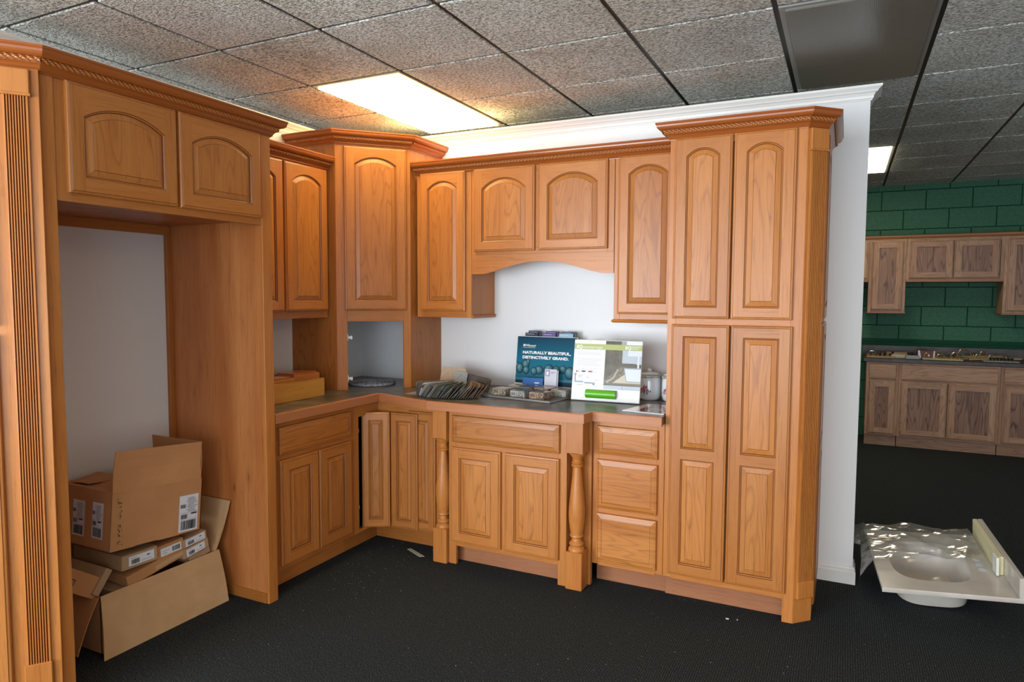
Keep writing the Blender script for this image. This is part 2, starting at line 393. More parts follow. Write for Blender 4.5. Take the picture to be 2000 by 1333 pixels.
def drawer_front(parent, origin, ang, W, H, mats=None, name='drawer_front'):
    ms = mats or [WH, WH, GLZ]; t = .020; b = MB()
    b.loft([rect(W, H, 0, 0), rect(W, H, 0, t-.008), rect(W, H, .003, t-.0035), rect(W, H, .0095, t-.002), rect(W, H, .0105, t-.004),
            rect(W, H, .030, t-.0005), rect(W, H, .0313, t-.0018), rect(W, H, .033, t-.0018)], cap0=True, cap1=True, mis=[0, 0, 0, 2, 0, 2, 0])
    return b.obj(name, ms, parent, mw=rotz(origin, ang))
def slab_front(parent, origin, ang, W, H, mats, name='drawer_front'):
    b = MB(); t = .019
    b.loft([rect(W, H, 0, 0), rect(W, H, 0, t-.004), rect(W, H, .004, t)], cap0=True, cap1=True, mis=[0, 0, 0]); return b.obj(name, mats, parent, mw=rotz(origin, ang))
def sweep(b, path, prof, z0, mi=0, mis=None):
    P = [Vector((p[0], p[1])) for p in path]; n = len(P); loops = []
    nr = []
    for i in range(n-1):
        d = (P[i+1]-P[i]).normalized(); nr.append(Vector((d.y, -d.x)))
    for i in range(n):
        if i == 0: m = nr[0]
        elif i == n-1: m = nr[-1]
        else:
            m = nr[i-1]+nr[i]; m = m/ (1+nr[i-1].dot(nr[i]))
        loops.append([(P[i].x+m.x*o, P[i].y+m.y*o, z0+h) for o, h in prof])
    b.loft(loops, True, True, mi=mi)
    return loops
CPROF = [(-.004, 0), (.005, 0), (.0055, .004), (.009, .005), (.0115, .008), (.0105, .0115), (.0125, .013), (.016, .019), (.021, .0235), (.0255, .0255), (.0265, .0275), (.0315, .0435),
         (.043, .0445), (.049, .0475), (.0535, .052), (.0563, .058), (.0575, .064), (.0575, .068), (.0612, .0692), (.0612, .077), (-.004, .077)]
def rope(path, off, z, r=.0100, pitch=.0205):
    """twisted rope strip following the crown: rounded strands with dark glazed grooves"""
    b = MB(); P = [Vector((p[0], p[1])) for p in path]; nr = []
    for i in range(len(P)-1):
        d = (P[i+1]-P[i]).normalized(); nr.append(Vector((d.y, -d.x)))
    Q = []
    for i in range(len(P)):
        if i == 0: m = nr[0]
        elif i == len(P)-1: m = nr[-1]
        else: m = (nr[i-1]+nr[i])/(1+nr[i-1].dot(nr[i]))
        Q.append(P[i]+m*off)
    for i in range(len(Q)-1):
        L = (Q[i+1]-Q[i]).length; d = (Q[i+1]-Q[i]).normalized(); o = nr[i]; steps = max(2, int(L/pitch*8)); K = 6
        vs = []; fs = []; ms = []
        for s in range(steps+1):
            t = L*s/steps; c = Q[i]+d*t
            for k in range(K+1):
                th = -1.35+2.7*k/K; ph = (t/pitch + th*.50) % 1.0
                rr = r*(0.60+0.42*math.sin(PI*ph)**.7)
                vs.append((c.x+o.x*rr*math.cos(th), c.y+o.y*rr*math.cos(th), z+rr*math.sin(th)*1.0))
        for s in range(steps):
            t = L*(s+.5)/steps
            for k in range(K):
                th = -1.35+2.7*(k+.5)/K; ph = (t/pitch + th*.50) % 1.0
                a = s*(K+1)+k; fs.append([a, a+K+1, a+K+2, a+1]); ms.append(1 if ph < .10 or ph > .90 else 0)
        b.add(vs, fs, ms)
    return b
def crown(label, path, z0, ends=True):
    b = MB(); sweep(b, path, CPROF, z0)
    lo = (path[0][0], path[0][1], z0)
    o = b.obj('crown_molding', [CRW], None, origin=lo); tag(o, label, 'molding')
    r = rope(path, .0270, z0+.036).obj('rope_trim', [ROPE, GLZ], o, smooth=False)
    r['label'] = 'carved twisted rope strip'
    return o

# ------------------------------------------------------------------ room shell
X0, X1, Y0, Y1 = -3.0, 7.2, -7.0, 4.33
struct(MB().box(X0, X1, Y0, Y1+.3, -.05, 0, 0).obj('floor', CARPET))
struct(MB().box(X0-.1, X0, Y0, Y1+.3, 0, HC+.1, 0).obj('wall_left', WALL))
struct(MB().box(X1, X1+.1, Y0, Y1+.3, 0, HC+.1, 0).obj('wall_right', WALL))
b = MB()   # street wall with three window openings
b.box(X0, X1, Y0-.12, Y0, 0, .1, 0); b.box(X0, X1, Y0-.12, Y0, 2.5, HC+.1, 0)
xs = [X0] + [v for a in WINS for v in a] + [X1]
for i in range(0, len(xs), 2): b.box(xs[i], xs[i+1], Y0-.12, Y0, .1, 2.5, 0)
struct(b.obj('wall_front', WALL))
for k, (a, c) in enumerate(WINS):
    b = MB()
    for (p, q, r_, s_) in [(a, c, .10, .15), (a, c, 2.45, 2.5), (a, a+.05, .15, 2.45), (c-.05, c, .15, 2.45), ((a+c)/2-.02, (a+c)/2+.02, .15, 2.45)]:
        b.box(p, q, Y0-.09, Y0-.03, r_, s_, .002)
    fr = struct(b.obj('window_%d' % (k+1), plain('window_frame_paint', (.05, .05, .05), .4)))
    MB().box(a+.05, c-.05, Y0-.062, Y0-.058, .15, 2.45, 0).obj('pane', GLASS, fr)
# back partition (does not reach the ceiling) and left partition
WT = 2.53
wb = struct(MB().box(-.12, 3.182, 0, .12, 0, WT, 0).obj('wall_back', WALL))
wl = struct(MB().box(-.12, 0, -3.4, 0, 0, WT, 0).obj('wall_partition_left', WALL))
WPROF = [(-.01, 0), (.006, 0), (.008, .006), (.012, .010), (.014, .022), (.022, .034), (.030, .038), (.033, .044), (.042, .052), (.048, .056), (.050, .060), (.050, .067), (-.01, .067)]
b = MB(); sweep(b, [(0, -3.4), (0, 0), (3.182, 0), (3.182, .12), (0, .12)], WPROF, 2.470)
struct(b.obj('trim_1', TRIMM))
BP = [(-.002, 0), (.014, 0), (.014, .062), (.010, .070), (.010, .080), (.006, .090), (-.002, .092)]
b = MB(); sweep(b, [(3.012, 0), (3.182, 0), (3.182, .12), (-.12, .12)], BP, 0.0)
struct(b.obj('baseboard_back', TRIMM))
# rear wall of painted blocks
rear = struct(MB().box(X0, X1, Y1+.012, Y1+.3, 0, HC+.1, 0).obj('wall_rear', GREEND))
blk = None; n = 0
for row in range(14):
    z0 = row*.2; z1 = min(z0+.2, HC+.02)
    xo = 3.41 if row % 2 == 0 else 3.615
    for k in range(-4, 7):
        x = xo+k*.402
        if row < 13:
            if blk is None:
                bb = MB(); g = .0035
                bb.box(g, .402-g, 0, .012, g, .2-g, .0025); blk = bb.obj('block', GREEN, rear, origin=(0, 0, 0)); blk.location = (x, Y1, z0)
            else:
                c = blk.copy(); COL.objects.link(c); c.location = (x, Y1, z0)
        else:
            bb = MB(); g = .0035; bb.box(x+g, x+.402-g, Y1, Y1+.012, z0+g, z1, .0025); bb.obj('block', GREEN, rear, origin=(x, Y1, z0))
# suspended ceiling
ceil = MB(); ceil.box(X0, X1, Y0, Y1+.3, HC+.05, HC+.1, 0)
IX0, IX1, JY0, JY1 = -4, 9, -5, 9
xa, xb, ya, yb = GX+IX0*T, GX+IX1*T, GY+JY0*T, Y1
ceil.box(X0, X1, Y0, ya, HC, HC+.05, 0); ceil.box(X0, xa, ya, Y1, HC, HC+.05, 0); ceil.box(xb, X1, ya, Y1, HC, HC+.05, 0)
ceiling = struct(ceil.obj('ceiling', TILE))
bars = MB()
for i in range(IX0, IX1+1): bars.box(GX+i*T-.014, GX+i*T+.014, ya, yb, HC+.007, HC+.03, 0)
for j in range(JY0, JY1): bars.box(xa, xb, GY+j*T-.014, GY+j*T+.014, HC+.0072, HC+.03, 0)
bars.obj('ceiling_grid', TBAR, ceiling)
trof = {(7, -4), (7, -3), (0, 0), (0, 1), (4, 0), (4, 1), (4, 5), (4, 6)}
tp = None; h = T/2-.0105
for i in range(IX0, IX1):
    for j in range(JY0, JY1):
        if (i, j) in trof: continue
        cx, cy = GX+(i+.5)*T, GY+(j+.5)*T
        if cy+h > Y1-.005:
            bb = MB(); bb.box(cx-h, cx+h, cy-h, Y1-.004, HC, HC+.02, .002); bb.obj('ceiling_tile', TILE, ceiling, origin=(cx, cy, HC)); continue
        if tp is None:
            bb = MB(); bb.box(-h, h, -h, h, 0, .02, .002); tp = bb.obj('ceiling_tile', TILE, ceiling, origin=(0, 0, 0)); tp.location = (cx, cy, HC)
        else:
            c = tp.copy(); COL.objects.link(c); c.location = (cx, cy, HC)
# troffers
LENS_ON = emis('lit_lens', (1.0, 0.77, 0.37), TROFFER_ON)
LENS_FAR = emis('lit_lens_far', (1.0, 0.90, 0.66), TROFFER_FAR)
def prism_lens():
    m, nt, b = new_mat('unlit_prismatic_lens'); L = nt.links.new
    tc = N(nt, 'ShaderNodeTexCoord'); v = N(nt, 'ShaderNodeTexVoronoi'); v.inputs['Scale'].default_value = 130; v.inputs['Randomness'].default_value = 0.1
    L(tc.outputs['Object'], v.inputs['Vector'])
    bp = N(nt, 'ShaderNodeBump'); bp.inputs['Strength'].default_value = 0.35; bp.inputs['Distance'].default_value = 0.002
    L(v.outputs['Distance'], bp.inputs['Height']); L(bp.outputs[0], b.inputs['Normal'])
    b.inputs['Base Color'].default_value = (0.17, 0.155, 0.125, 1); b.inputs['Roughness'].default_value = 0.28; return m
LENS_OFF = prism_lens()
TFR = plain('troffer_frame', (0.30, 0.29, 0.26), 0.35)
TFW = plain('troffer_frame_warm', (0.45, 0.36, 0.22), 0.4)
def troffer(i, j, lens, frm, label, x1c=None):
    xA, xB = GX+i*T+.0105, GX+(i+1)*T-.0105; yA, yB = GY+j*T+.0105, GY+(j+2)*T-.0105
    t = thing('ceiling_troffer', label, 'ceiling light', ((xA+xB)/2, (yA+yB)/2, HC), 'recessed ceiling troffers')
    b = MB()
    f = .022
    b.box(xA, xB, yA, yA+f, HC-.002, HC+.03, .002); b.box(xA, xB, yB-f, yB, HC-.002, HC+.03, .002)
    b.box(xA, xA+f, yA+f, yB-f, HC-.002, HC+.03, .002); b.box(xB-f, xB, yA+f, yB-f, HC-.002, HC+.03, .002)
    b.obj('frame', frm, t)
    MB().box(xA+f, xB-f, yA+f, yB-f, HC-.012, HC+.004, .004).obj('diffuser', lens, t)
    return t
troffer(0, 0, LENS_ON, TFW, 'lit warm white ceiling troffer above the corner cabinet')
troffer(4, 0, LENS_OFF, TFR, 'unlit grey ceiling troffer with a prismatic lens')
troffer(7, -4, emis('added_fill_lens', (1.0, 0.66, 0.32), 11.0), TFR, 'added fill troffer out of view right of the camera, warming the side-facing cabinets')  # added unseen fixture, put in to warm the side-facing cabinet fronts
troffer(4, 5, LENS_FAR, TFR, 'small far lit ceiling troffer partly behind the white wall end')

# ------------------------------------------------------------------ cabinets
A0, A90, A45 = 0.0, PI/2, PI/4
# --- refrigerator panels + cabinet (left run, fronts face +x)
PF = .650
t = thing('tall_end_panel', 'tall knotty wood panel on the right side of the refrigerator recess', 'panel', (PF/2, -1.50, 0))
MB().box(.0, PF-.012, -1.528, -1.478, 0, 2.235, .001).obj('board', PLY, t)
MB().box(PF-.012, PF+.004, -1.532, -1.474, 0, 2.235, .002).obj('front_stile', WF, t)
MB().box(.03, PF-.014, -1.534, -1.528, 0, .05, .001).obj('base_strip', WFH, t)
MB().box(.0, .022, -1.553, -1.528, .0, 1.80, .001).obj('rear_cleat', WF, t)
t = thing('tall_end_panel', 'narrow tall wood panel on the left side of the refrigerator recess', 'panel', (PF/2, -2.47, 0))
MB().box(.0, PF-.012, -2.49, -2.450, 0, 2.235, .001).obj('board', PLY, t)
MB().box(PF-.012, PF+.004, -2.492, -2.448, 0, 2.235, .002).obj('front_stile', WF, t)
t = thing('refrigerator_cabinet', 'two-door arched cabinet bridging the empty refrigerator recess', 'cabinet', (.3, -1.99, 1.815))
b = MB()
b.box(.0, PF-.02, -2.448, -1.532, 1.835, 1.853, .001); b.box(0, PF-.02, -2.448, -2.43, 1.853, 2.24, 0); b.box(0, PF-.02, -1.55, -1.532, 1.853, 2.24, 0); b.box(0, PF-.02, -2.43, -1.55, 2.222, 2.24, 0)
b.obj('carcass', PLY, t)
b = MB(); b.box(PF-.02, PF, -2.448, -2.400, 1.815, 2.24, .001); b.box(PF-.02, PF, -1.555, -1.532, 1.815, 2.24, .001)
b.box(PF-.02, PF, -2.400, -1.555, 1.815, 1.86, .001, 1); b.box(PF-.02, PF, -2.400, -1.555, 2.20, 2.24, .001, 1); b.box(PF-.02, PF, -1.99, -1.955, 1.86, 2.2, .001)
b.obj('face_frame', [WF, WFH], t)
MB().box(.0, .02, -2.448, -1.532, 1.79, 1.835, .001).obj('hanging_rail', WFH, t)
for y0, wd in ((-2.412, .430), (-1.968, .424)):
    panel_door(t, (PF, y0, 1.845), A90, wd, .385, [(.058, .322, .05)])
# --- angled tall cabinet at the far left
ca = math.radians(52); dv = Vector((-math.cos(ca), -math.sin(ca)))      # along the face, away from the corner
cor = Vector((PF+.005, -2.492)); ang = math.atan2(-dv.y, -dv.x)            # door local x points back to the corner
t = thing('angled_pantry_cabinet', 'tall angled cabinet with fluted strip at the left edge, nearest the camera', 'cabinet', (.35, -2.8, 0))
end = cor + dv*.62
body = [(cor.x, cor.y), (0.0, cor.y), (0.0, end.y), (end.x, end.y)]
mwd = rotz((end.x, end.y, 0), ang)      # local x 0..0.62 towards the corner, -y outward
b = MB(); b.prism([(0, cor.y), (0, end.y), (end.x, end.y), (cor.x, cor.y)][::1], .0, 2.235); b.obj('carcass', WF, t)
b = MB(); b.box(.0, .62, -.018, 0.002, .0, 2.235, .001); b.obj('face_frame', WF, t, mw=mwd)
def fluted(parent, mw, x0, x1, zb, zt, zblk, zbase, nfl=8):
    """fluted overlay between plain plinth blocks, local frame"""
    f = MB(); wfl = x1-x0-.012; s = wfl/nfl; xx = x0+.006
    prof = [(x0, .004), (x0+.001, .010), (xx, .010)]
    for k in range(nfl):
        a = xx+k*s; prof += [(a+s*.30, .0105), (a+s*.40, .0055), (a+s*.58, .003), (a+s*.82, .0045), (a+s*.98, .0105)]
    prof += [(x1-.001, .010), (x1, .004)]
    prof = [(x0, 0)]+prof+[(x1, 0)]
    npf = len(prof); f.add([(x, -d-.0175, zz) for zz in (zbase, zblk) for x, d in prof], [[i, (i+1) % npf, npf+(i+1) % npf, npf+i] for i in range(npf)] + [list(range(npf)), list(range(npf, 2*npf))],
          [1 if 4 <= i < npf-3 and (i-4) % 5 == 1 else 0 for i in range(npf)] + [0, 0])
    f.obj('fluted_strip', [WF, GLZ], parent, mw=mw)
    f = MB(); f.box(x0-.006, x1+.006, -.033, -.017, zblk, zt, .003); f.box(x0-.009, x1+.009, -.036, -.017, zblk-.003, zblk+.006, .002); f.obj('top_block', WF, parent, mw=mw)
    f = MB(); f.box(x0-.004, x1+.004, -.032, -.017, zb, zbase, .003); f.obj('bottom_block', WF, parent, mw=mw)
fluted(t, mwd, .62-.103, .62-.030, .05, 2.23, 2.145, .215)
dW = .45
def place_in(mw, x, z): return (mw @ Vector((x, -.018, z)))
p_ = place_in(mwd, .03, .12); panel_door(t, p_, ang, dW, 1.235, [(.06, .62, 0), (.69, 1.17, 0)])
p_ = place_in(mwd, .03, 1.385); panel_door(t, p_, ang, dW, .84, [(.06, .78, .05)])

# --- base cabinet left run
BZ0, BZ1 = .114, .872
t = thing('base_cabinet', 'base cabinet with one drawer over two doors beside the knotty tall panel', 'cabinet', (.3, -1.15, 0), 'stained base cabinets')
b = MB(); b.box(.0, .59, -1.452, -.838, BZ0, BZ1, .001); b.obj('carcass', WF, t)
b = MB(); b.box(.59, .61, -1.452, -1.405, BZ0, BZ1, .001); b.box(.59, .61, -.89, -.838, BZ0, BZ1, .001)
b.box(.59, .61, -1.405, -.89, BZ0, .15, .001, 1); b.box(.59, .61, -1.405, -.89, .672, .705, .001, 1); b.box(.59, .61, -1.405, -.89, .836, BZ1, .001, 1); b.box(.59, .61, -1.15, -1.12, .15, .672, .001)
b.obj('face_frame', [WF, WFH], t)
MB().box(.515, .53, -1.47, -.838, 0, BZ0, .001).obj('toe_kick', WFH, t)
MB().box(.585, .612, -1.472, -1.455, .10, .28, .001).obj('filler_strip', WF, t)
drawer_front(t, (.61, -1.415, .700), A90, .538, .140)
panel_door(t, (.61, -1.415, .137), A90, .270, .535, [(.055, .480, 0)])
panel_door(t, (.61, -1.137, .137), A90, .262, .535, [(.055, .480, 0)])
# --- corner base cabinet
t = thing('corner_base_cabinet', 'corner base cabinet with a two-leaf folding door hanging slightly ajar', 'cabinet', (.3, -.4, 0))
b = MB()
b.box(.0, .02, -.836, 0, BZ0, BZ1, 0); b.box(.0, 1.06, -.02, 0, BZ0, BZ1, 0); b.box(0, .59, -.836, -.02, BZ0, BZ0+.018, 0); b.box(.59, 1.06, -.59, -.02, BZ0, BZ0+.018, 0)
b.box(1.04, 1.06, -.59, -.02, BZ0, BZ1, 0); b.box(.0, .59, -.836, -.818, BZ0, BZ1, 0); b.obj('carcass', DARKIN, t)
b = MB(); b.box(.59, .61, -.836, -.795, BZ0, BZ1, .001); b.box(.59, .61, -.795, -.61, .793, BZ1, .001, 1)
b.box(.59, .61, -.795, -.61, BZ0, .128, .001, 1)
b.box(.59, .885, -.61, -.59, .793, BZ1, .001, 1); b.box(.59, .885, -.61, -.59, BZ0, .128, .001, 1)
b.box(.885, 1.06, -.61, -.59, .793, BZ1, .001, 1); b.box(.885, 1.06, -.61, -.59, BZ0, .13, .001, 1); b.box(1.02, 1.06, -.61, -.59, .13, .793, .001); b.box(.70, .78, -.61, -.59, .128, .793, .001)
b.obj('face_frame', [WF, WFH], t)
b = MB(); b.box(.515, .53, -.836, -.515, 0, BZ0, .001); b.box(.53, 1.06, -.53, -.515, 0, BZ0, .001); b.obj('toe_kick', WFH, t)
pa, pb_, pc = Vector((.588, -.745)), Vector((.734, -.664)), Vector((.912, -.645))
for (q0, q1) in ((pa, pb_), (pb_, pc)):
    d_ = q1-q0; an = math.atan2(d_.y, d_.x); L_ = d_.length
    nrm = Vector((-d_.y, d_.x)).normalized()*.020
    o_ = q0 + nrm*1.0 + d_.normalized()*.001
    panel_door(t, (o_.x, o_.y, .124), an, L_-.002, .685, [(.046, .640, 0)], sw=.040, slope=.016)
panel_door(t, (.835, -.61, .122), 0, .186, .700, [(.050, .652, 0)], sw=.044, slope=.016)
for z in (.70, .25):
    h_ = MB(); h_.box(.588, .604, -.793, -.782, z, z+.022, .001); h_.obj('hinge', METAL, t)
# --- sink base cabinet, pushed forward, with turned posts
t = thing('sink_base_cabinet', 'projecting sink base cabinet on feet between two turned posts', 'cabinet', (1.5, -.4, 0))
SF = -.700
b = MB(); b.box(1.158, 1.857, SF+.02, -.02, BZ0, BZ1, .001); b.box(1.0605, 1.158, -.64, -.60, 0, BZ1, .001); b.box(1.857, 1.964, -.628, -.60, 0, BZ1, .001); b.obj('carcass', WF, t)
b = MB(); b.box(1.158, 1.205, SF, SF+.02, 0, BZ1, .001); b.box(1.812, 1.857, SF, SF+.02, 0, BZ1, .001)
b.box(1.205, 1.812, SF, SF+.02, .105, .148, .001, 1); b.box(1.205, 1.812, SF, SF+.02, .66, .70, .001, 1); b.box(1.205, 1.812, SF, SF+.02, .835, BZ1, .001, 1); b.box(1.48, 1.52, SF, SF+.02, .148, .66, .001)
b.obj('face_frame', [WF, WFH], t)
MB().box(1.158, 1.176, SF+.02, -.60, 0, BZ0, .001).obj('foot_return', WF, t); MB().box(1.839, 1.857, SF+.02, -.60, 0, BZ0, .001).obj('foot_return', WF, t)
MB().box(1.176, 1.839, -.632, -.617, 0, .114, .001).obj('toe_kick', KCK, t)
drawer_front(t, (1.185, SF, .690), 0, .636, .148, name='false_drawer_front')
panel_door(t, (1.178, SF, .133), 0, .308, .530, [(.055, .475, 0)])
panel_door(t, (1.512, SF, .133), 0, .308, .530, [(.055, .475, 0)])
def post(x0, x1, y0, y1):
    cx, cy = (x0+x1)/2, (y0+y1)/2; w2 = (x1-x0)/2
    p = MB(); p.box(x0, x1, y0, y1, .702, BZ1, .002); o = p.obj('turned_post', WF, t)
    q = MB(); q.box(x0, x1, y0, y1, 0, .195, .003); q.obj('base_block', WF, o)
    pr = [(.0, .195), (.040, .195), (.041, .203), (.037, .212), (.030, .219), (.034, .225), (.037, .231), (.034, .238), (.026, .246), (.024, .262), (.030, .265), (.034, .271), (.033, .277),
          (.030, .281), (.033, .300), (.039, .345), (.041, .385), (.040, .420), (.036, .470), (.030, .530), (.025, .580), (.022, .615), (.021, .628), (.028, .631), (.030, .637), (.027, .643), (.023, .645),
          (.028, .648), (.029, .653), (.024, .657), (.024, .668), (.027, .678), (.034, .686), (.036, .692), (.040, .694), (.041, .700), (.0, .702)]
    s_ = MB(); s_.lathe([(r*1.03, z) for r, z in pr], (cx, cy, 0), 32); s_.obj('spindle', WF, o, smooth=True)
post(1.068, 1.156, -.726, -.641); post(1.864, 1.952, -.726, -.640)
# --- drawer base
t = thing('drawer_base_cabinet', 'base cabinet with three stacked drawer fronts left of the pantry', 'cabinet', (2.15, -.3, 0))
MB().box(1.966, 2.332, -.59, -.02, BZ0, BZ1, .001).obj('carcass', WF, t)
b = MB(); b.box(1.966, 1.998, -.61, -.59, BZ0, BZ1, .001); b.box(2.295, 2.332, -.61, -.59, BZ0, BZ1, .001)
for z0, z1 in ((BZ0-.006, .145), (.385, .415), (.662, .695), (.832, BZ1)): b.box(1.998, 2.295, -.61, -.59, z0, z1, .001, 1)
b.obj('face_frame', [WF, WFH], t)
MB().box(1.966, 2.332, -.530, -.515, 0, BZ0, .001).obj('toe_kick', KCK, t)
drawer_front(t, (1.991, -.61, .693), 0, .311, .143); drawer_front(t, (1.991, -.61, .413), 0, .311, .252); drawer_front(t, (1.991, -.61, .135), 0, .311, .252)
# --- countertop
ct = thing('countertop', 'dark slate laminate countertop with wooden front edge', 'countertop', (1, -.4, .9))
OUT = [(.65, -1.468), (.65, -.65), (1.06, -.772), (1.972, -.772), (1.985, -.682), (2.332, -.682)]
INN = [(.628, -1.468), (.628, -.632), (1.065, -.750), (1.955, -.750), (1.968, -.660), (2.332, -.660)]
b = MB(); top = [(0.001, -1.468)] + INN + [(2.332, -.001), (0.001, -.001)]
b.prism(top, .873, .914); b.obj('laminate_top', LAM, ct)
b = MB(); loops = []
for o_, i_ in zip(OUT, INN): loops.append([(i_[0], i_[1], .868), (o_[0], o_[1], .868), (o_[0], o_[1], .911), (o_[0]*.9+i_[0]*.1, o_[1]*.9+i_[1]*.1, .9145), (i_[0], i_[1], .9145)])
b.loft(loops, True, True); b.obj('wooden_edge', EDG, ct)
# --- pantry
t = thing('pantry_cabinet', 'tall four-door pantry cabinet with fluted angled corner', 'cabinet', (2.6, -.3, 0))
PX0, PX1, PXC, PYC, PFY = 2.334, 2.932, 3.006, -.536, -.61
b = MB(); b.prism([(PX0, -.001), (PX0, PFY+.02), (PX1-.04, PFY+.02), (PX1, PFY+.014), (PXC-.016, PYC), (PXC-.016, -.001)], BZ0, 2.235); b.obj('carcass', WF, t)
b = MB(); b.box(PX0, PX0+.04, PFY, PFY+.02, BZ0, 2.235, .001); b.box(2.886, PX1, PFY, PFY+.02, 0, 2.235, .001)
for z0, z1 in ((BZ0-.005, .15), (1.355, 1.395), (2.2, 2.235)): b.box(PX0+.04, 2.886, PFY, PFY+.02, z0, z1, .001, 1)
b.obj('face_frame', [WF, WFH], t)
mwc = rotz((PX1, PFY, 0), A45)    # chamfer face: local x along (1,1)
cl = (Vector((PXC, PYC))-Vector((PX1, PFY))).length
b = MB(); b.box(0, cl, 0.0, .018, 0, 2.235, .001); cf = b.obj('corner_filler', WF, t, mw=mwc)
fl = rotz((PX1-.0175*.7071*-1*-1, PFY, 0), A45)
fm = rotz((PX1-.0125, PFY+.0125, 0), A45)
fluted(t, fm, .016, cl-.004, .115, 2.23, 2.135, .195)
b = MB(); b.box(PXC-.016, PXC, PYC, -.001, .0, 2.235, .001); b.obj('side_panel', WV, t)
panel_door(t, (PXC, -.50, .06), A90, .47, 1.31, [(.06, .66, 0), (.73, 1.25, 0)], name='side_door_panel', T_=.012)
panel_door(t, (PXC, -.50, 1.385), A90, .47, .84, [(.06, .78, .05)], name='side_door_panel', T_=.012)
MB().box(PX0, 2.886, -.545, -.53, 0, BZ0, .001).obj('toe_kick', KCK, t)
panel_door(t, (2.358, PFY, 1.389), 0, .263, .845, [(.052, .792, .036)])
panel_door(t, (2.627, PFY, 1.389), 0, .265, .845, [(.052, .792, .036)])
panel_door(t, (2.358, PFY, .137), 0, .267, 1.223, [(.055, .575, 0), (.625, 1.168, 0)])
panel_door(t, (2.632, PFY, .137), 0, .265, 1.223, [(.055, .575, 0), (.625, 1.168, 0)])
# --- diagonal corner wall cabinet reaching down to the counter
t = thing('corner_wall_cabinet', 'tall diagonal corner cabinet with arched door above an open garage', 'cabinet', (.3, -.3, .914))
a0, a1 = (.358, -.674), (.674, -.358); TZ = 2.392; CZ = .9145
b = MB(); b.box(.001, .358, -.674, -.660, CZ, TZ, .001); b.box(.660, .674, -.358, -.001, CZ, TZ, .001)
b.prism([(.001, -.001), (.001, -.66), (.358, -.66), (.66, -.358), (.66, -.001)], 1.345, 1.36); b.prism([(.001, -.001), (.001, -.66), (.358, -.66), (.66, -.358), (.66, -.001)], TZ-.02, TZ)
b.obj('carcass', WV, t)
md = rotz((.358, -.674, 0), A45); FL = .447
b = MB(); b.box(0, .062, 0, .019, CZ, TZ, .001); b.box(FL-.045, FL, 0, .019, CZ, TZ, .001)
b.box(.062, FL-.045, 0, .019, 1.333, 1.41, .001, 1); b.box(.062, FL-.045, 0, .019, 2.36, TZ, .001, 1)
b.obj('face_frame', [WF, WFH], t, mw=md)
p_ = md @ Vector((.049, 0, 1.399)); panel_door(t, p_, A45, .372, .978, [(.058, .920, .045)], sw=.06)
for z in (1.235, .985):
    b = MB(); b.box(.062, .066, -.002, .012, z-.02, z+.02, .0005); b.box(.066, .082, -.006, .006, z-.006, z+.008, .001); b.box(.076, .090, -.008, .002, z-.010, z+.010, .001)
    b.obj('hinge', WHITEP, t, mw=md)
# --- wall cabinets
UZ0, UZ1 = 1.358, 2.243
def wall_box(t, x0, x1, z0, z1, depth=.305):
    MB().box(x0, x1, -depth+.02, -.001, z0+.004, z1, .001).obj('carcass', WF, t)
t = thing('wall_cabinet', 'two-door wall cabinet half hidden behind the knotty tall panel', 'cabinet', (.15, -1.1, 1.36), 'stained wall cabinets')
MB().box(.001, .285, -1.472, -.694, UZ0+.004, UZ1, .001).obj('carcass', WF, t)
b = MB(); b.box(.285, .305, -1.472, -1.43, UZ0, UZ1, .001); b.box(.285, .305, -.735, -.694, UZ0, UZ1, .001); b.box(.285, .305, -1.06, -1.02, UZ0, UZ1, .001)
for q0, q1 in ((-1.43, -1.06), (-1.02, -.735)):
    b.box(.285, .305, q0, q1, UZ0, 1.405, .001, 1); b.box(.285, .305, q0, q1, 2.2, UZ1, .001, 1)
b.obj('face_frame', [WF, WFH], t)
panel_door(t, (.305, -1.400, 1.399), A90, .343, .828, [(.055, .775, .045)])
panel_door(t, (.305, -1.046, 1.399), A90, .343, .828, [(.055, .775, .045)])
t = thing('wall_cabinet', 'narrow arched-door wall cabinet right of the corner cabinet', 'cabinet', (.88, -.15, 1.36), 'stained wall cabinets')
wall_box(t, .690, 1.077, UZ0, UZ1)
b = MB(); b.box(.690, .735, -.305, -.285, UZ0, UZ1, .001); b.box(1.040, 1.077, -.305, -.285, UZ0, UZ1, .001); b.box(.735, 1.04, -.305, -.285, UZ0, 1.405, .001, 1); b.box(.735, 1.04, -.305, -.285, 2.2, UZ1, .001, 1)
b.obj('face_frame', [WF, WFH], t)
panel_door(t, (.722, -.305, 1.397), 0, .320, .842, [(.056, .788, .045)])
b = MB(); sweep(b, [(1.077, -.30), (1.077, -.001)], [(0, .0), (.004, .0), (.010, .006), (.012, .016), (0, .024)][::-1], UZ0-.004); b.obj('light_rail', WFH, t)
t = thing('hood_cabinet', 'short two-door cabinet with curved valance over the sink', 'cabinet', (1.52, -.15, 1.62))
wall_box(t, 1.079, 1.964, 1.735, UZ1)
b = MB(); b.box(1.079, 1.108, -.305, -.285, 1.735, UZ1, .001); b.box(1.926, 1.964, -.305, -.285, 1.735, UZ1, .001); b.box(1.108, 1.926, -.305, -.285, 1.735, 1.77, .001, 1); b.box(1.108, 1.926, -.305, -.285, 2.2, UZ1, .001, 1); b.box(1.49, 1.525, -.305, -.285, 1.77, 2.2, .001)
b.obj('face_frame', [WF, WFH], t)
panel_door(t, (1.100, -.305, 1.753), 0, .397, .484, [(.055, .425, .06)])
panel_door(t, (1.520, -.305, 1.753), 0, .410, .484, [(.055, .425, .06)])
b = MB(); n = 33; vx0, vx1 = 1.079, 1.964; lo = []
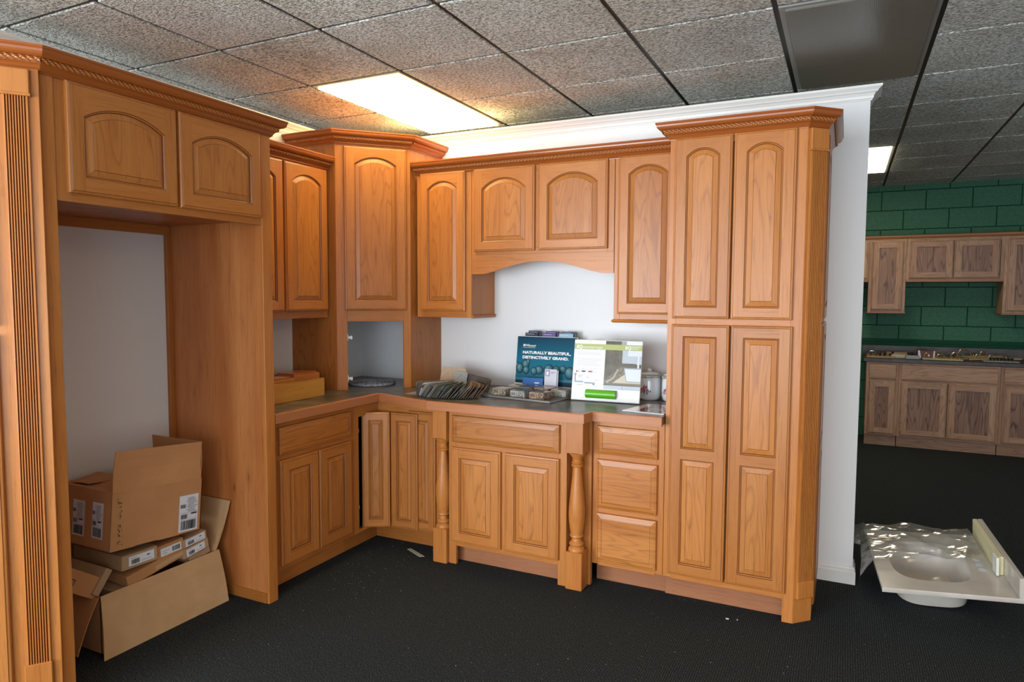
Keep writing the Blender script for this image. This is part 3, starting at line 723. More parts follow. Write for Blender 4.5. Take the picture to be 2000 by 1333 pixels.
for k in range(n):
    x = vx0+(vx1-vx0)*k/(n-1); u = (x-1.155)/(1.895-1.155)
    z = 1.620+(0.072*(math.sin(PI*u)**1.25) if 0 < u < 1 else 0); lo.append((x, z))
f_ = [(x, -.3055, z) for x, z in lo]+[(vx1, -.3055, 1.735), (vx0, -.3055, 1.735)]; g_ = [(x, -.286, z) for x, _, z in f_]
for k in range(n-1):
    (xa_, za_), (xb_, zb_) = lo[k], lo[k+1]
    b.add([(xa_, -.3055, za_), (xb_, -.3055, zb_), (xb_, -.3055, 1.7349), (xa_, -.3055, 1.7349), (xa_, -.286, za_), (xb_, -.286, zb_), (xb_, -.286, 1.7349), (xa_, -.286, 1.7349)],
          [[0, 1, 2, 3], [5, 4, 7, 6], [1, 0, 4, 5], [3, 2, 6, 7]])
b.add([(vx0, -.3055, lo[0][1]), (vx0, -.286, lo[0][1]), (vx0, -.286, 1.7349), (vx0, -.3055, 1.7349)], [[0, 1, 2, 3]]); b.add([(vx1, -.3055, lo[-1][1]), (vx1, -.286, lo[-1][1]), (vx1, -.286, 1.7349), (vx1, -.3055, 1.7349)], [[3, 2, 1, 0]])
b.obj('valance', WFH, t)
t = thing('wall_cabinet', 'arched-door wall cabinet against the left side of the pantry', 'cabinet', (2.15, -.15, 1.36), 'stained wall cabinets')
wall_box(t, 1.967, 2.333, UZ0, UZ1)
b = MB(); b.box(1.967, 2.0, -.305, -.285, UZ0, UZ1, .001); b.box(2.295, 2.333, -.305, -.285, UZ0, UZ1, .001); b.box(2.0, 2.295, -.305, -.285, UZ0, 1.405, .001, 1); b.box(2.0, 2.295, -.305, -.285, 2.2, UZ1, .001, 1)
b.obj('face_frame', [WF, WFH], t)
panel_door(t, (1.990, -.305, 1.397), 0, .322, .842, [(.056, .788, .045)])
b = MB(); sweep(b, [(1.967, -.001), (1.967, -.309), (2.333, -.309)], [(0, -.003), (.006, .0), (.010, .006), (.006, .012), (0, .016)][::-1], UZ0-.006); b.obj('light_rail', WFH, t)
# --- wooden crowns
crown('wood crown with rope trim over the refrigerator recess', [(end.x, end.y), (cor.x, cor.y), (PF, -1.472), (0.0, -1.472)], 2.229)
crown('wood crown with rope trim on the half-hidden left wall cabinet', [(.305, -1.468), (.305, -.680)], 2.229)
crown('wood crown with rope trim capping the tall diagonal corner cabinet', [(0, -.674), (.358, -.674), (.674, -.358), (.674, 0)], 2.385)
crown('long wood crown with rope trim over the hood cabinet run', [(.682, -.305), (2.272, -.305)], 2.229)
crown('wood crown with rope trim capping the tall pantry', [(PX0, 0), (PX0, PFY), (PX1, PFY), (PXC, PYC), (PXC, 0)], 2.229)
#MORE
# ------------------------------------------------------------------ print helpers
def decal(parent, mw, polys, mats, name='print', d=0.0008, kind=None):
    """flat printed shapes: list of (points[(x,z)], material index) in the local front plane y=-d"""
    b = MB()
    for k, (pts, mi) in enumerate(polys):
        dd = d + 0.00008*k if len(polys) < 60 else d+0.00001*k
        b.add([(x, -dd, z) for x, z in pts], [list(range(len(pts)))], mi)
    o = b.obj(name, mats, parent, mw=mw)
    if kind: o['kind'] = kind
    return o
def R4(x0, x1, z0, z1): return [(x0, z0), (x1, z0), (x1, z1), (x0, z1)]
def ell(cx, cz, a, c, n=18, rot=0): return [(cx+a*math.cos(2*PI*k/n+rot), cz+c*math.sin(2*PI*k/n+rot)) for k in range(n)]
def text(parent, mw, s, x, z, size, mat, bold=0.0, shear=0.0, d=0.0015, name='lettering', width=None):
    cu = bpy.data.curves.new('t', 'FONT'); cu.body = s; cu.size = size; cu.offset = bold; cu.shear = shear; cu.extrude = 0.0; cu.resolution_u = 3
    to = bpy.data.objects.new('t', cu); COL.objects.link(to); bpy.context.view_layer.update()
    dg = bpy.context.evaluated_depsgraph_get(); me = bpy.data.meshes.new_from_object(to.evaluated_get(dg))
    bpy.data.objects.remove(to); bpy.data.curves.remove(cu)
    vs = [v.co for v in me.vertices]; wd = max(v.x for v in vs)-min(v.x for v in vs); sx = (width/wd) if width else 1.0
    b = MB(); b.add([(x+v.x*sx, -d, z+v.y) for v in vs], [list(p.vertices) for p in me.polygons]); bpy.data.meshes.remove(me)
    return b.obj(name, mat, parent, mw=mw)
def shipping_label(parent, mw, x0, z0, W, H, style=0, d=0.0012):
    o = decal(parent, mw @ Matrix.Translation((x0, 0, z0)), [(R4(0, W, 0, H), 0)], [PAPER], 'shipping_label', d)
    rr = random.Random(int(W*1e4)+style); P = []
    def bars(a, b_, c, e):
        x = a
        while x < b_:
            w_ = rr.choice([.0012, .002, .003]); P.append((R4(x, min(x+w_, b_), c, e), 0)); x += w_+rr.choice([.001, .0016])
    if style == 0:
        bars(W*.12, W*.9, H*.05, H*.30); bars(W*.10, W*.42, H*.36, H*.48); bars(W*.06, W*.30, H*.66, H*.76)
        for k in range(9): P.append((R4(W*(.35+.1*rr.random()), W*(.75+.2*rr.random()), H*(.55+.045*k), H*(.563+.045*k)), 1))
        P.append((R4(W*.6, W*.9, H*.46, H*.50), 0)); P.append((R4(W*.02, W*.98, H*.33, H*.335), 1)); P.append((R4(W*.02, W*.98, H*.52, H*.525), 1))
    elif style == 1:
        bars(W*.10, W*.42, H*.14, H*.62); P.append((R4(W*.70, W*.82, H*.60, H*.72), 0)); P.append((R4(W*.5, W*.9, H*.22, H*.26), 1)); P.append((R4(W*.05, W*.3, H*.80, H*.84), 1))
    else:
        bars(W*.55, W*.92, H*.2, H*.8); P.append((R4(W*.1, W*.3, H*.3, H*.36), 1)); P.append((R4(W*.08, W*.4, H*.6, H*.64), 1))
    q = decal(parent, mw @ Matrix.Translation((x0, 0, z0)), P, [INK, INKG], 'label_print', d+.0004, 'stuff')
    mwq = q.matrix_local.copy(); q.parent = o; q.matrix_local = o.matrix_local.inverted() @ mwq
    return o

# ------------------------------------------------------------------ cartons in the refrigerator recess
TH = .004
def frame_mw(loc, rz, ry=0, rx=0): return Matrix.Translation(Vector(loc)) @ Matrix.Rotation(rz, 4, 'Z') @ Matrix.Rotation(ry, 4, 'Y') @ Matrix.Rotation(rx, 4, 'X')
def open_carton(t, mw, L, W, H, mo, mi_):
    """local box: x 0..L, y 0..W (away), z 0..H; walls of cardboard, open top"""
    b = MB()
    b.box(0, L, 0, W, 0, TH, .0005)
    b.box(0, L, 0, TH, 0, H, .0005); b.box(0, L, W-TH, W, 0, H, .0005)
    b.box(0, TH, 0, W, 0, H, .0005); b.box(L-TH, L, 0, W, 0, H, .0005)
    o = b.obj('carton_body', mo, t, mw=mw); return o
def flap(t, mw, hinge, w_, h_, ang_axis, a, mat, name='flap', skew=0.0):
    """hinge: local point; flap quad w_ along axis, h_ away from hinge; ang_axis 'X' hinge runs along x, 'Y' along y"""
    m = mw @ Matrix.Translation(Vector(hinge)) @ Matrix.Rotation(a, 4, ang_axis)
    b = MB(); n = 5; loops = []
    # gently bowed sheet, standing up in local z before rotation
    for k in range(n):
        z = h_*k/(n-1); bow = .006*math.sin(PI*k/(n-1))
        if ang_axis == 'X': loops.append([(0+skew*z, bow, z), (w_-skew*z*.3, bow, z), (w_-skew*z*.3, bow+TH, z), (skew*z, bow+TH, z)])
        else: loops.append([(bow, 0+skew*z, z), (bow, w_-skew*z, z), (bow+TH, w_-skew*z, z), (bow+TH, skew*z, z)])
    b.loft(loops, True, True); return b.obj(name, mat, t, mw=m)
# large lower carton
t = thing('cardboard_box', 'large open tan carton on the floor with its front flap folded down', 'box', (.22, -1.9, 0))
mwb = frame_mw((.388, -2.185, .002), PI/2)
open_carton(t, mwb, .570, .345, .245, CARD, CARDL)
flap(t, mwb, (.0, -.001, .247), .590, .262, 'X', PI-.20, CARDL, skew=-.10)
flap(t, mwb, (.572, .0, .243), .335, .245, 'Y', .30, CARDL, skew=-.10)
flap(t, mwb, (-.004, .0, .243), .335, .225, 'Y', -(PI-.42), CARD)
flap(t, mwb, (.0, .342, .243), .560, .23, 'X', -.05, CARDL)
# upper carton
t = thing('cardboard_box', 'brown carton with shipping labels standing on top of the smaller cartons', 'box', (.25, -1.93, .40))
mwu = frame_mw((.425, -2.163, .432), PI/2, .088)
open_carton(t, mwu, .438, .36, .243, CARD, CARD)
flap(t, mwu, (.003, .0, .243), .428, .170, 'X', -.02, CARD, skew=.04)
flap(t, mwu, (.434, .01, .243), .34, .170, 'Y', -.05, CARD)
flap(t, mwu, (.0, .005, .246), .345, .165, 'Y', 1.43, CARD)
flap(t, mwu, (.02, .350, .236), .40, .16, 'X', 1.45, CARD)
shipping_label(t, mwu, .320, .010, .100, .165, 0)
mleft = mwu @ Matrix.Translation((0, .36, 0)) @ Matrix.Rotation(-PI/2, 4, 'Z')      # left end face, local x towards the front
shipping_label(t, mleft, .240, .045, .072, .150, 0)
shipping_label(t, mleft, .110, .040, .080, .150, 0)
# smudge of black ink on the front of the carton
P = []
rr = random.Random(3)
for k in range(70):
    z = .02+.2*rr.random(); x = .035+.006*rr.gauss(0, 1)-(z-.1)*.05; P.append((R4(x, x+.003*rr.random()+.0006, z, z+.008*rr.random()+.001), 0))
decal(t, mwu, P, [plain('faded_black_ink', (.09, .05, .03), .7)], 'ink_smudge', .001, 'stuff')
def carton(label, loc, rz, ry, rx, L, W, H, mat, lab=None, group=None):
    t = thing('cardboard_carton', label, 'box', loc, group); m = frame_mw(loc, rz, ry, rx)
    b = MB(); b.box(0, L, 0, W, 0, H, .0015); b.obj('carton_body', mat, t, mw=m)
    s = MB(); s.box(.001, L-.001, .012, W-.012, H-.0002, H+.0008, 0); s.obj('lid_flap', mat, t, mw=m)
    if lab: shipping_label(t, m, *lab)
    return t
CARDG = noise_mat('grey_brown_cardboard', [(0.3, (0.40, 0.25, 0.13)), (0.7, (0.46, 0.30, 0.165))], 10, 0.85)
A9 = PI/2
carton('long flat pale carton with white barcode label, leftmost under the upper box', (.405, -2.098, .325), A9, .02, .0, .165, .33, .062, CARDG, (.030, .012, .118, .040, 1))
carton('slim brown carton with barcode label, middle under the upper box', (.392, -1.925, .310), A9, -.04, .0, .135, .30, .058, CARD, (.018, .008, .105, .036, 2))
carton('white-topped slim carton with barcode label, topmost at the right under the upper box', (.395, -1.790, .318), A9, -.10, .0, .125, .27, .040, CARDP, (.010, .003, .105, .034, 1))
carton('slim carton with barcode label directly below the white-topped one', (.398, -1.795, .268), A9, -.14, .0, .140, .27, .044, CARDG, (.018, .004, .100, .034, 1))
carton('flat brown carton half sunk in the large box, partly open', (.385, -2.06, .236), A9, -.16, .06, .27, .26, .050, CARD)
carton('thin loose cardboard tray wedged below the barcode cartons', (.395, -1.93, .268), A9, -.18, .0, .16, .25, .020, CARDL)
carton('grey carton end at the right rim of the large box', (.378, -1.745, .225), A9, -.22, .0, .115, .25, .040, CARDG)
carton('flat pale carton lying deep in the middle of the large box', (.375, -2.12, .190), A9, .04, .0, .20, .26, .050, CARDG)
t = carton('brown carton leaning out of the left end of the large box', (.360, -2.335, .335), A9, .62, .0, .185, .28, .085, CARD)
mm = frame_mw((.360, -2.335, .335), A9, .62, 0)
decal(t, mm, [(R4(.010, .055, .018, .050), 0), (R4(.014, .051, .022, .046), 1), (R4(.018, .028, .027, .041), 0), (R4(.031, .036, .027, .041), 0), (R4(.039, .047, .027, .041), 0)], [INK, CARD], 'printed_badge', .001)
carton('thin brown carton standing beside the leaning one', (.372, -2.205, .262), A9, .62, .0, .030, .27, .11, CARDG)
# ------------------------------------------------------------------ things on the counter
CT = .9150
AMB = wood('amber_board_face', (0.34, 0.13, 0.018), (0.50, 0.22, 0.030), (0.56, 0.26, 0.045), horiz=True, figure=0.2)
t = thing('sample_board', 'flat amber wooden board standing in front of the two wooden blocks', 'board', (.42, -1.05, CT))
b = MB(); b.box(.404, .422, -1.30, -.862, CT, CT+.100, .001); b.obj('board_face', AMB, t)
b = MB(); b.box(.4035, .4225, -1.30, -.862, CT+.100, CT+.102, .0005); b.obj('top_edge', PLY, t)
t = thing('wooden_block', 'darker wooden box behind the amber board, nearest the corner', 'wooden box', (.3, -.87, CT), 'wooden boxes behind the amber board')
b = MB(); b.box(.15, .30, -.975, -.765, CT, CT+.118, .001); b.obj('block_body', WFH, t)
b = MB(); b.box(.16, .29, -.965, -.775, CT+.118, CT+.126, .002); b.obj('raised_lid', CRW, t)
t = thing('wooden_block', 'lighter wooden box behind the amber board, farthest from the corner', 'wooden box', (.3, -1.1, CT), 'wooden boxes behind the amber board')
b = MB(); b.box(.20, .33, -1.26, -1.000, CT, CT+.108, .001); b.obj('block_body', AMB, t)
b = MB(); b.box(.21, .32, -1.25, -1.010, CT+.108, CT+.116, .002); b.obj('raised_lid', CRW, t)
# braided round mat
MAT = noise_mat('blue_grey_braid', [(0.35, (0.03, 0.035, 0.06)), (0.5, (0.26, 0.29, 0.38)), (0.60, (0.74, 0.76, 0.80))], 230, 0.9, 2, bump=0.6)
b = MB(); cx, cy = .342, -.318; loops = []
NR = 9
for k in range(NR):
    r0 = .150*(NR-k)/NR; r1 = .150*(NR-k-1)/NR+.0015
    b.lathe([(0.0, .0)] and [(r1, .001), (r0, .001), (r0+.001, .006), (r0-.003, .012), ((r0+r1)/2, .0145), (r1+.002, .012), (r1, .006)], (cx, cy, CT), 40)
o = b.obj('round_mat', MAT, None, origin=(cx, cy, CT), smooth=True); tag(o, 'round braided blue-grey mat lying in the open corner garage', 'mat'); o['kind'] = 'thing'
del o['kind']
# clear sample sleeve near the fan of chips
o = MB().box(.80, .885, -.60, -.50, CT, CT+.002, 0).obj('plastic_card', plain('pale_grey_card', (.35, .34, .36), .25), None, origin=(.84, -.55, CT)); tag(o, 'pale translucent card lying flat left of the fanned laminate chips', 'card')
# fanned laminate chips
CC = {'brown': (.10, .075, .055), 'umber': (.17, .135, .10), 'white': (.62, .66, .72), 'grey': (.27, .29, .29), 'sage': (.20, .23, .21), 'teal': (.10, .14, .15), 'cream': (.52, .47, .38), 'rust': (.28, .10, .04), 'black': (.03, .028, .028), 'lilac': (.45, .43, .50), 'olive': (.24, .22, .13)}
CM = {k: plain('laminate_'+k, v, .32) for k, v in CC.items()}
EDGE = plain('laminate_core', (.15, .115, .085), .6)
seq = ['lilac'] + ['umber', 'brown', 'umber', 'brown', 'umber', 'brown', 'umber', 'umber', 'brown'] + ['white', 'cream', 'black', 'umber', 'grey', 'brown', 'white', 'cream', 'sage', 'olive', 'grey', 'teal', 'sage', 'grey', 'teal', 'umber', 'sage', 'grey', 'black', 'white', 'cream', 'rust', 'umber', 'rust', 'brown', 'rust', 'umber', 'brown', 'rust', 'black']
POS = {}
nC = len(seq); ring = Vector((1.055, -.40))
for k, cname in enumerate(seq):
    u = k/(nC-1); th = math.radians(212+ (322-212)*u); rad = .285-.035*abs(u-.5)*2
    dirv = Vector((math.cos(th), math.sin(th)))
    outer = ring + Vector((dirv.x*rad*1.05, dirv.y*rad))
    # chip: local x from ring to rim, local z up, leaning sideways
    lean = math.radians(40 + 7*math.sin(k*1.7)) * (1 if u < .42 else 1)
    start = outer - dirv*.165
    m = Matrix.Translation((start.x, start.y, CT+.0015)) @ Matrix.Rotation(th, 4, 'Z') @ Matrix.Rotation(-lean, 4, 'X')
    b = MB(); L_, Hh, c_ = .165, .096, .012
    pts = [(0, 0), (L_-c_*.3, 0), (L_, c_*.3), (L_, Hh-c_), (L_-c_*.3, Hh-c_*.3), (L_-c_, Hh), (0, Hh)]
    n_ = len(pts); b.add([(x, -.0011, z) for x, z in pts]+[(x, .0011, z) for x, z in pts], [list(range(n_)), list(range(n_, 2*n_))[::-1]] + [[i, (i+1) % n_, n_+(i+1) % n_, n_+i] for i in range(n_)], [0, 0]+[1]*n_)
    o = b.obj('laminate_chip', [CM[cname], EDGE], None, mw=m)
    nth = ['first', 'second', 'third', 'fourth', 'fifth', 'sixth', 'seventh', 'eighth', 'ninth', 'tenth', 'eleventh', 'twelfth', 'thirteenth', 'fourteenth', 'fifteenth']
    nm = seq.count(cname); POS[cname] = POS.get(cname, 0)+1
    if k and cname == 'lilac': pass
    lbl = ('%s laminate chip in the fan, %s %s one from the left' % (cname, nth[POS[cname]-1], cname)) if nm > 1 else '%s laminate chip, the only one of that colour in the fan' % cname
    if cname == 'teal' and nm > 1: pass
    tag(o, lbl, 'sample chip', 'fanned laminate chips on the counter')
GR1 = noise_mat('tan_speckle', [(0.2, (0.16, 0.11, 0.07)), (0.5, (0.44, 0.34, 0.25)), (0.8, (0.55, 0.46, 0.36))], 260, 0.5, 2)
GR2 = noise_mat('grey_speckle', [(0.2, (0.08, 0.09, 0.10)), (0.5, (0.28, 0.30, 0.32)), (0.8, (0.6, 0.62, 0.64))], 260, 0.5, 2)
GR3 = noise_mat('charcoal_speckle', [(0.2, (0.02, 0.02, 0.02)), (0.6, (0.10, 0.095, 0.085)), (0.8, (0.2, 0.18, 0.15))], 200, 0.4, 2)
def big_chip(label, loc, rz, rx, ry, W, H, mat):
    m = Matrix.Translation(Vector(loc)) @ Matrix.Rotation(rz, 4, 'Z') @ Matrix.Rotation(ry, 4, 'Y') @ Matrix.Rotation(rx, 4, 'X')
    c_ = .014; pts = [(0.0, 0), (W, 0), (W, H-c_), (W-c_*.3, H-c_*.3), (W-c_, H), (c_*.3, H), (0, H-c_*.3)]
    n_ = len(pts); b = MB(); b.add([(x, -.003, z) for x, z in pts]+[(x, .003, z) for x, z in pts], [list(range(n_)), list(range(n_, 2*n_))[::-1]] + [[i, (i+1) % n_, n_+(i+1) % n_, n_+i] for i in range(n_)])
    o = b.obj('stone_sample', mat, None, mw=m); tag(o, label, 'sample chip')
big_chip('tan speckled stone chip standing above the laminate fan', (.845, -.295, .945), .05, -.25, .05, .170, .108, GR1)
big_chip('light grey speckled chip between the tan and charcoal chips', (.955, -.315, .940), .0, -.30, .0, .09, .090, GR2)
big_chip('charcoal speckled stone chip leaning at the right of the fan', (1.005, -.300, .935), -.05, -.30, .14, .190, .088, GR3)
for k in range(5):
    m = Matrix.Translation((.80+.012*k, -.40-.015*k, CT+.004+.009*k)) @ Matrix.Rotation(.15+.12*k, 4, 'Z') @ Matrix.Rotation(-.10, 4, 'Y')
    o = MB().box(0, .17, 0, .10, 0, .003, .0008).obj('laminate_chip', CM['brown' if k % 2 else 'umber'], None, mw=m)
    tag(o, 'dark chip lying in the flat pile behind the fan, %s from the bottom' % ['first', 'second', 'third', 'fourth', 'fifth'][k], 'sample chip', 'flat chips behind the fan')
# tray of stone samples
t = thing('sample_tray', 'black folding sample tray holding seven stone blocks', 'tray', (1.255, -.473, CT))
mt = frame_mw((1.235, -.470, CT), math.radians(-9))
SIL = plain('silver_edge', (.35, .36, .38), .3, .6)
b = MB(); b.box(0, .462, 0, .345, 0, .004, .001); b.box(.0, .46, .0, .345, .007, .011, .001); b.obj('tray_board', plain('black_tray', (.045, .047, .052), .4), t, mw=mt)
b = MB(); b.box(-.001, .463, -.002, .001, 0.0005, .010, .0005); b.box(.461, .464, 0, .345, 0.0005, .010, .0005); b.obj('metal_rim', SIL, t, mw=mt)
ST = [noise_mat('granite_a', [(0.3, (0.03, 0.025, 0.02)), (0.5, (0.22, 0.18, 0.13)), (0.7, (0.45, 0.40, 0.32))], 70, 0.35, 5),
      noise_mat('granite_b', [(0.3, (0.06, 0.055, 0.05)), (0.5, (0.25, 0.24, 0.22)), (0.7, (0.48, 0.46, 0.42))], 90, 0.35, 5),
      noise_mat('granite_c', [(0.3, (0.04, 0.02, 0.015)), (0.5, (0.20, 0.13, 0.09)), (0.7, (0.48, 0.40, 0.30))], 80, 0.35, 5),
      noise_mat('granite_d', [(0.3, (0.10, 0.10, 0.09)), (0.5, (0.30, 0.29, 0.26)), (0.7, (0.52, 0.50, 0.46))], 110, 0.35, 5)]
TOPS = [plain('honed_top_'+str(k), c, .22) for k, c in enumerate([(.17, .155, .13), (.10, .10, .10), (.13, .115, .095), (.24, .21, .17), (.07, .068, .06), (.28, .22, .16), (.34, .32, .30)])]
BL = [(0, 0, 0, 0, 'mottled olive stone block, left one of the front row on the tray'), (1, 0, 1, 1, 'grey stone block, middle of the front row on the tray'), (2, 0, 2, 2, 'rusty flecked stone block, right one of the front row on the tray'),
      (0, 1, 3, 6, 'pale stone block, left one of the rear row on the tray'), (.62, 1, 0, 4, 'dark-topped stone block, second in the rear row on the tray'), (1.45, 1, 2, 5, 'tan-topped stone block, third in the rear row on the tray'), (2.35, 1, 3, 3, 'grey-beige stone block, right end of the rear row on the tray')]
for (i, j, si, ti, lb) in BL:
    x0, y0 = .055+.128*i, .030+.155*j
    m = mt @ Matrix.Translation((x0, y0, .0115)) @ Matrix.Rotation(.05*math.sin(i*3+j), 4, 'Z')
    b = MB(); s_ = .096
    vs = [(0, 0, 0), (s_, 0, 0), (s_, s_, 0), (0, s_, 0), (0, 0, .034), (s_, 0, .034), (s_, s_, .034), (0, s_, .034), (.004, .004, .037), (s_-.004, .004, .037), (s_-.004, s_-.004, .037), (.004, s_-.004, .037)]
    F = [[3, 2, 1, 0], [0, 1, 5, 4], [1, 2, 6, 5], [2, 3, 7, 6], [3, 0, 4, 7], [4, 5, 9, 8], [5, 6, 10, 9], [6, 7, 11, 10], [7, 4, 8, 11], [8, 9, 10, 11]]
    b.add(vs, F, [0]*5+[1]*5); o = b.obj('stone_block', [ST[si], TOPS[ti]], None, mw=m); tag(o, lb, 'stone sample', 'stone blocks on the tray')
# teal display board
WHT = plain('white_print', (.78, .80, .80), .5)
t = thing('display_board', 'teal countertop display board with white slogan leaning on the wall', 'display', (1.48, -.12, CT))
md_ = frame_mw((1.283, -.135, CT+.004), -.02, 0, -.14); W_, H_ = .402, .330
b = MB(); b.box(0, W_, 0, .006, 0, H_, .001); b.obj('backing_board', WHITEP, t, mw=md_)
def teal_mat():
    m, nt, b_ = new_mat('teal_print'); tc = N(nt, 'ShaderNodeTexCoord'); sp = N(nt, 'ShaderNodeSeparateXYZ'); nt.links.new(tc.outputs['Object'], sp.inputs[0])
    mr = N(nt, 'ShaderNodeMapRange'); mr.inputs['From Max'].default_value = H_; nt.links.new(sp.outputs[2], mr.inputs['Value'])
    r = ramp(nt, mr.outputs[0], [(0.05, (0.004, 0.018, 0.035)), (0.17, (0.006, 0.03, 0.055)), (0.20, (0.04, 0.20, 0.28)), (0.235, (0.01, 0.09, 0.14)), (0.30, (0.006, 0.13, 0.20)), (0.6, (0.002, 0.125, 0.20)), (1.0, (0.002, 0.040, 0.080))])
    nt.links.new(r.outputs[0], b_.inputs['Base Color']); b_.inputs['Roughness'].default_value = .5; b_.inputs['Specular IOR Level'].default_value = .15; return m
decal(t, md_, [([(0.004, .042), (W_-.003, .030), (W_-.003, H_-.003), (.004, H_-.003)], 0)], [teal_mat()], 'printed_sheet', .0006)
FR = [plain('fruit_shade_%d' % k, (.003+.0135*k**1.1, .025+.036*k, .045+.040*k), .6, spec=.15) for k in range(8)]
fruit = [(165, 470, 42, 50), (290, 445, 42, 52), (318, 410, 20, 32), (455, 500, 50, 45), (570, 490, 55, 55), (660, 500, 48, 52), (735, 480, 38, 42), (815, 515, 58, 62), (222, 487, 42, 54), (300, 507, 38, 42), (395, 515, 36, 42)]
for x, y, a, c in fruit:
    fx = max(.014, (x-165)/720*W_); fz = .020+(690-y)/565*(H_-.02); a_, c_ = a/720*W_, c/565*H_
    if fx-a_ < .004: a_ = fx-.004
    fx = min(fx, W_-a_-.004)
    a_ *= 1.06; c_ *= 1.06
    fx = max(fx, a_+.002)
    decal(t, md_, [(ell(fx-a_*.045*q, fz+c_*.04*q, a_*(1-.115*q), c_*(1-.115*q)), q) for q in range(8)], FR, 'printed_fruit', .0009+.0004*(fruit.index((x, y, a, c)) % 11)*.3)
text(t, md_, 'NATURALLY BEAUTIFUL,', .045, .222, .0230, WHT, bold=.0011, d=.0030, width=.318)
text(t, md_, 'DISTINCTIVELY GRAND.', .045, .192, .0230, WHT, bold=.0011, d=.0030, width=.305)
text(t, md_, 'Wilsonart', .062, .266, .0190, WHT, bold=.0004, d=.0030, width=.070)
decal(t, md_, [(R4(.046, .060, .266, .280), 0), (R4(.052, .0535, .266, .276), 1), (R4(.046, .128, .258, .2595), 0)], [WHT, FR[0]], 'logo_mark', .003)
for k in range(4): decal(t, md_, [(ell(.036, .262-.012*k, .001, .001, 6), 0)], [WHT], 'printed_dot', .003)
# brochure stacks in the pockets behind the board
navy = plain('navy_card', (.012, .018, .055), .35); purp = plain('purple_card', (.10, .05, .26), .35); skyb = plain('sky_card', (.22, .42, .55), .35); dkv = plain('dark_violet_card', (.02, .012, .06), .35)
for (x, wd, mA, mB, nA) in ((.050, .085, navy, navy, 'navy'), (.168, .085, dkv, purp, 'purple'), (.275, .092, navy, skyb, 'sky blue')):
    for s_, (dz, dx, mat_, wh) in enumerate(((.036, .012, mA, 'rear'), (.022, -.003, mB, 'front'))):
        q = thing('brochure', '%s brochure stack in the %s pocket row above the teal board' % (nA if s_ else nA+'-backed', wh), 'brochure', tuple(md_ @ Vector((x+dx, .03-.01*s_, H_))), 'brochures behind the teal board')
        b = MB(); b.box(x+dx, x+dx+wd, .012+.012*(1-s_), .020+.012*(1-s_), .16, H_+dz, .0006); b.obj('pages', mat_, q, mw=md_)
        decal(q, md_ @ Matrix.Translation((0, .012+.012*(1-s_), 0)), [(R4(x+dx+.006, x+dx+.06, H_+dz-.009, H_+dz-.0075), 0)], [WHT], 'title_line', .0008)
# card and booklet in front of the teal board
t = thing('brochure_card', 'blue acrylic card propped in front of the teal board', 'card', (1.40, -.185, CT))
mk = frame_mw((1.362, -.190, CT+.012), 0, .0, -.2); b = MB(); b.box(0, .134, 0, .003, 0, .075, .0006); b.obj('card_face', plain('blue_card', (.03, .12, .36), .2), t, mw=mk)
decal(t, mk, [(ell(.05, .022, .004, .012), 0), (ell(.095, .045, .018, .004, rot=.4), 0), (ell(.092, .030, .010, .003), 0)], [plain('pale_blue_print', (.45, .6, .75), .4)], 'printed_mark', .0008)
t = thing('booklet', 'upright white and lilac booklet in front of the teal board', 'booklet', (1.53, -.19, CT))
mk = frame_mw((1.505, -.190, CT+.004), -.05, 0, -.12); b = MB(); b.box(0, .080, 0, .004, 0, .140, .0006); b.box(.082, .088, .002, .010, 0, .135, .0006); b.obj('cover', plain('pale_lilac_card', (.52, .52, .60), .4), t, mw=mk)
decal(t, mk, [(R4(.006, .034, .098, .134), 0), (R4(.012, .026, .104, .126), 1), (R4(.040, .072, .122, .124), 2), (R4(.040, .066, .116, .118), 2), (R4(.0, .080, .0, .045), 3)], [plain('mauve', (.30, .24, .36), .5), PAPER, INKG, plain('lilac', (.33, .33, .44), .5)], 'printed_cover', .0008)
# white countertop display
t = thing('display_stand', 'white display panel with olive band and kitchen photo standing on the counter', 'display', (1.95, -.35, CT))
me_ = frame_mw((1.748, -.372, CT+.004), .05, 0, -.20); W_, H_ = .385, .338
b = MB(); b.box(0, W_, 0, .010, 0, H_, .003); b.obj('panel_board', WHITEP, t, mw=me_)
b = MB(); b.add([(.05, .012, .0), (W_-.05, .012, .0), (W_-.05, .085, .026), (.05, .085, .026), (.05, .012, .22), (W_-.05, .012, .22)], [[0, 1, 2, 3], [4, 5, 1, 0], [3, 2, 5, 4], [0, 3, 4], [1, 5, 2]]); b.obj('easel_back', WHITEP, t, mw=me_)
V = lambda v: H_*(1-v); U = lambda u: W_*u
OLV = plain('olive_band', (.38, .42, .13), .4); DKB = noise_mat('photo_dark_brown', [(.3, (.05, .045, .03)), (.7, (.13, .11, .07))], 20, .4)
PWH = plain('photo_white', (.62, .66, .70), .4); PGR = noise_mat('photo_granite', [(.3, (.10, .08, .05)), (.7, (.24, .20, .13))], 90, .4); PLG = plain('photo_light_cabinet', (.42, .47, .52), .4); PSH = plain('photo_shadow', (.30, .33, .36), .4)
PCR = plain('photo_cream', (.50, .45, .34), .4)
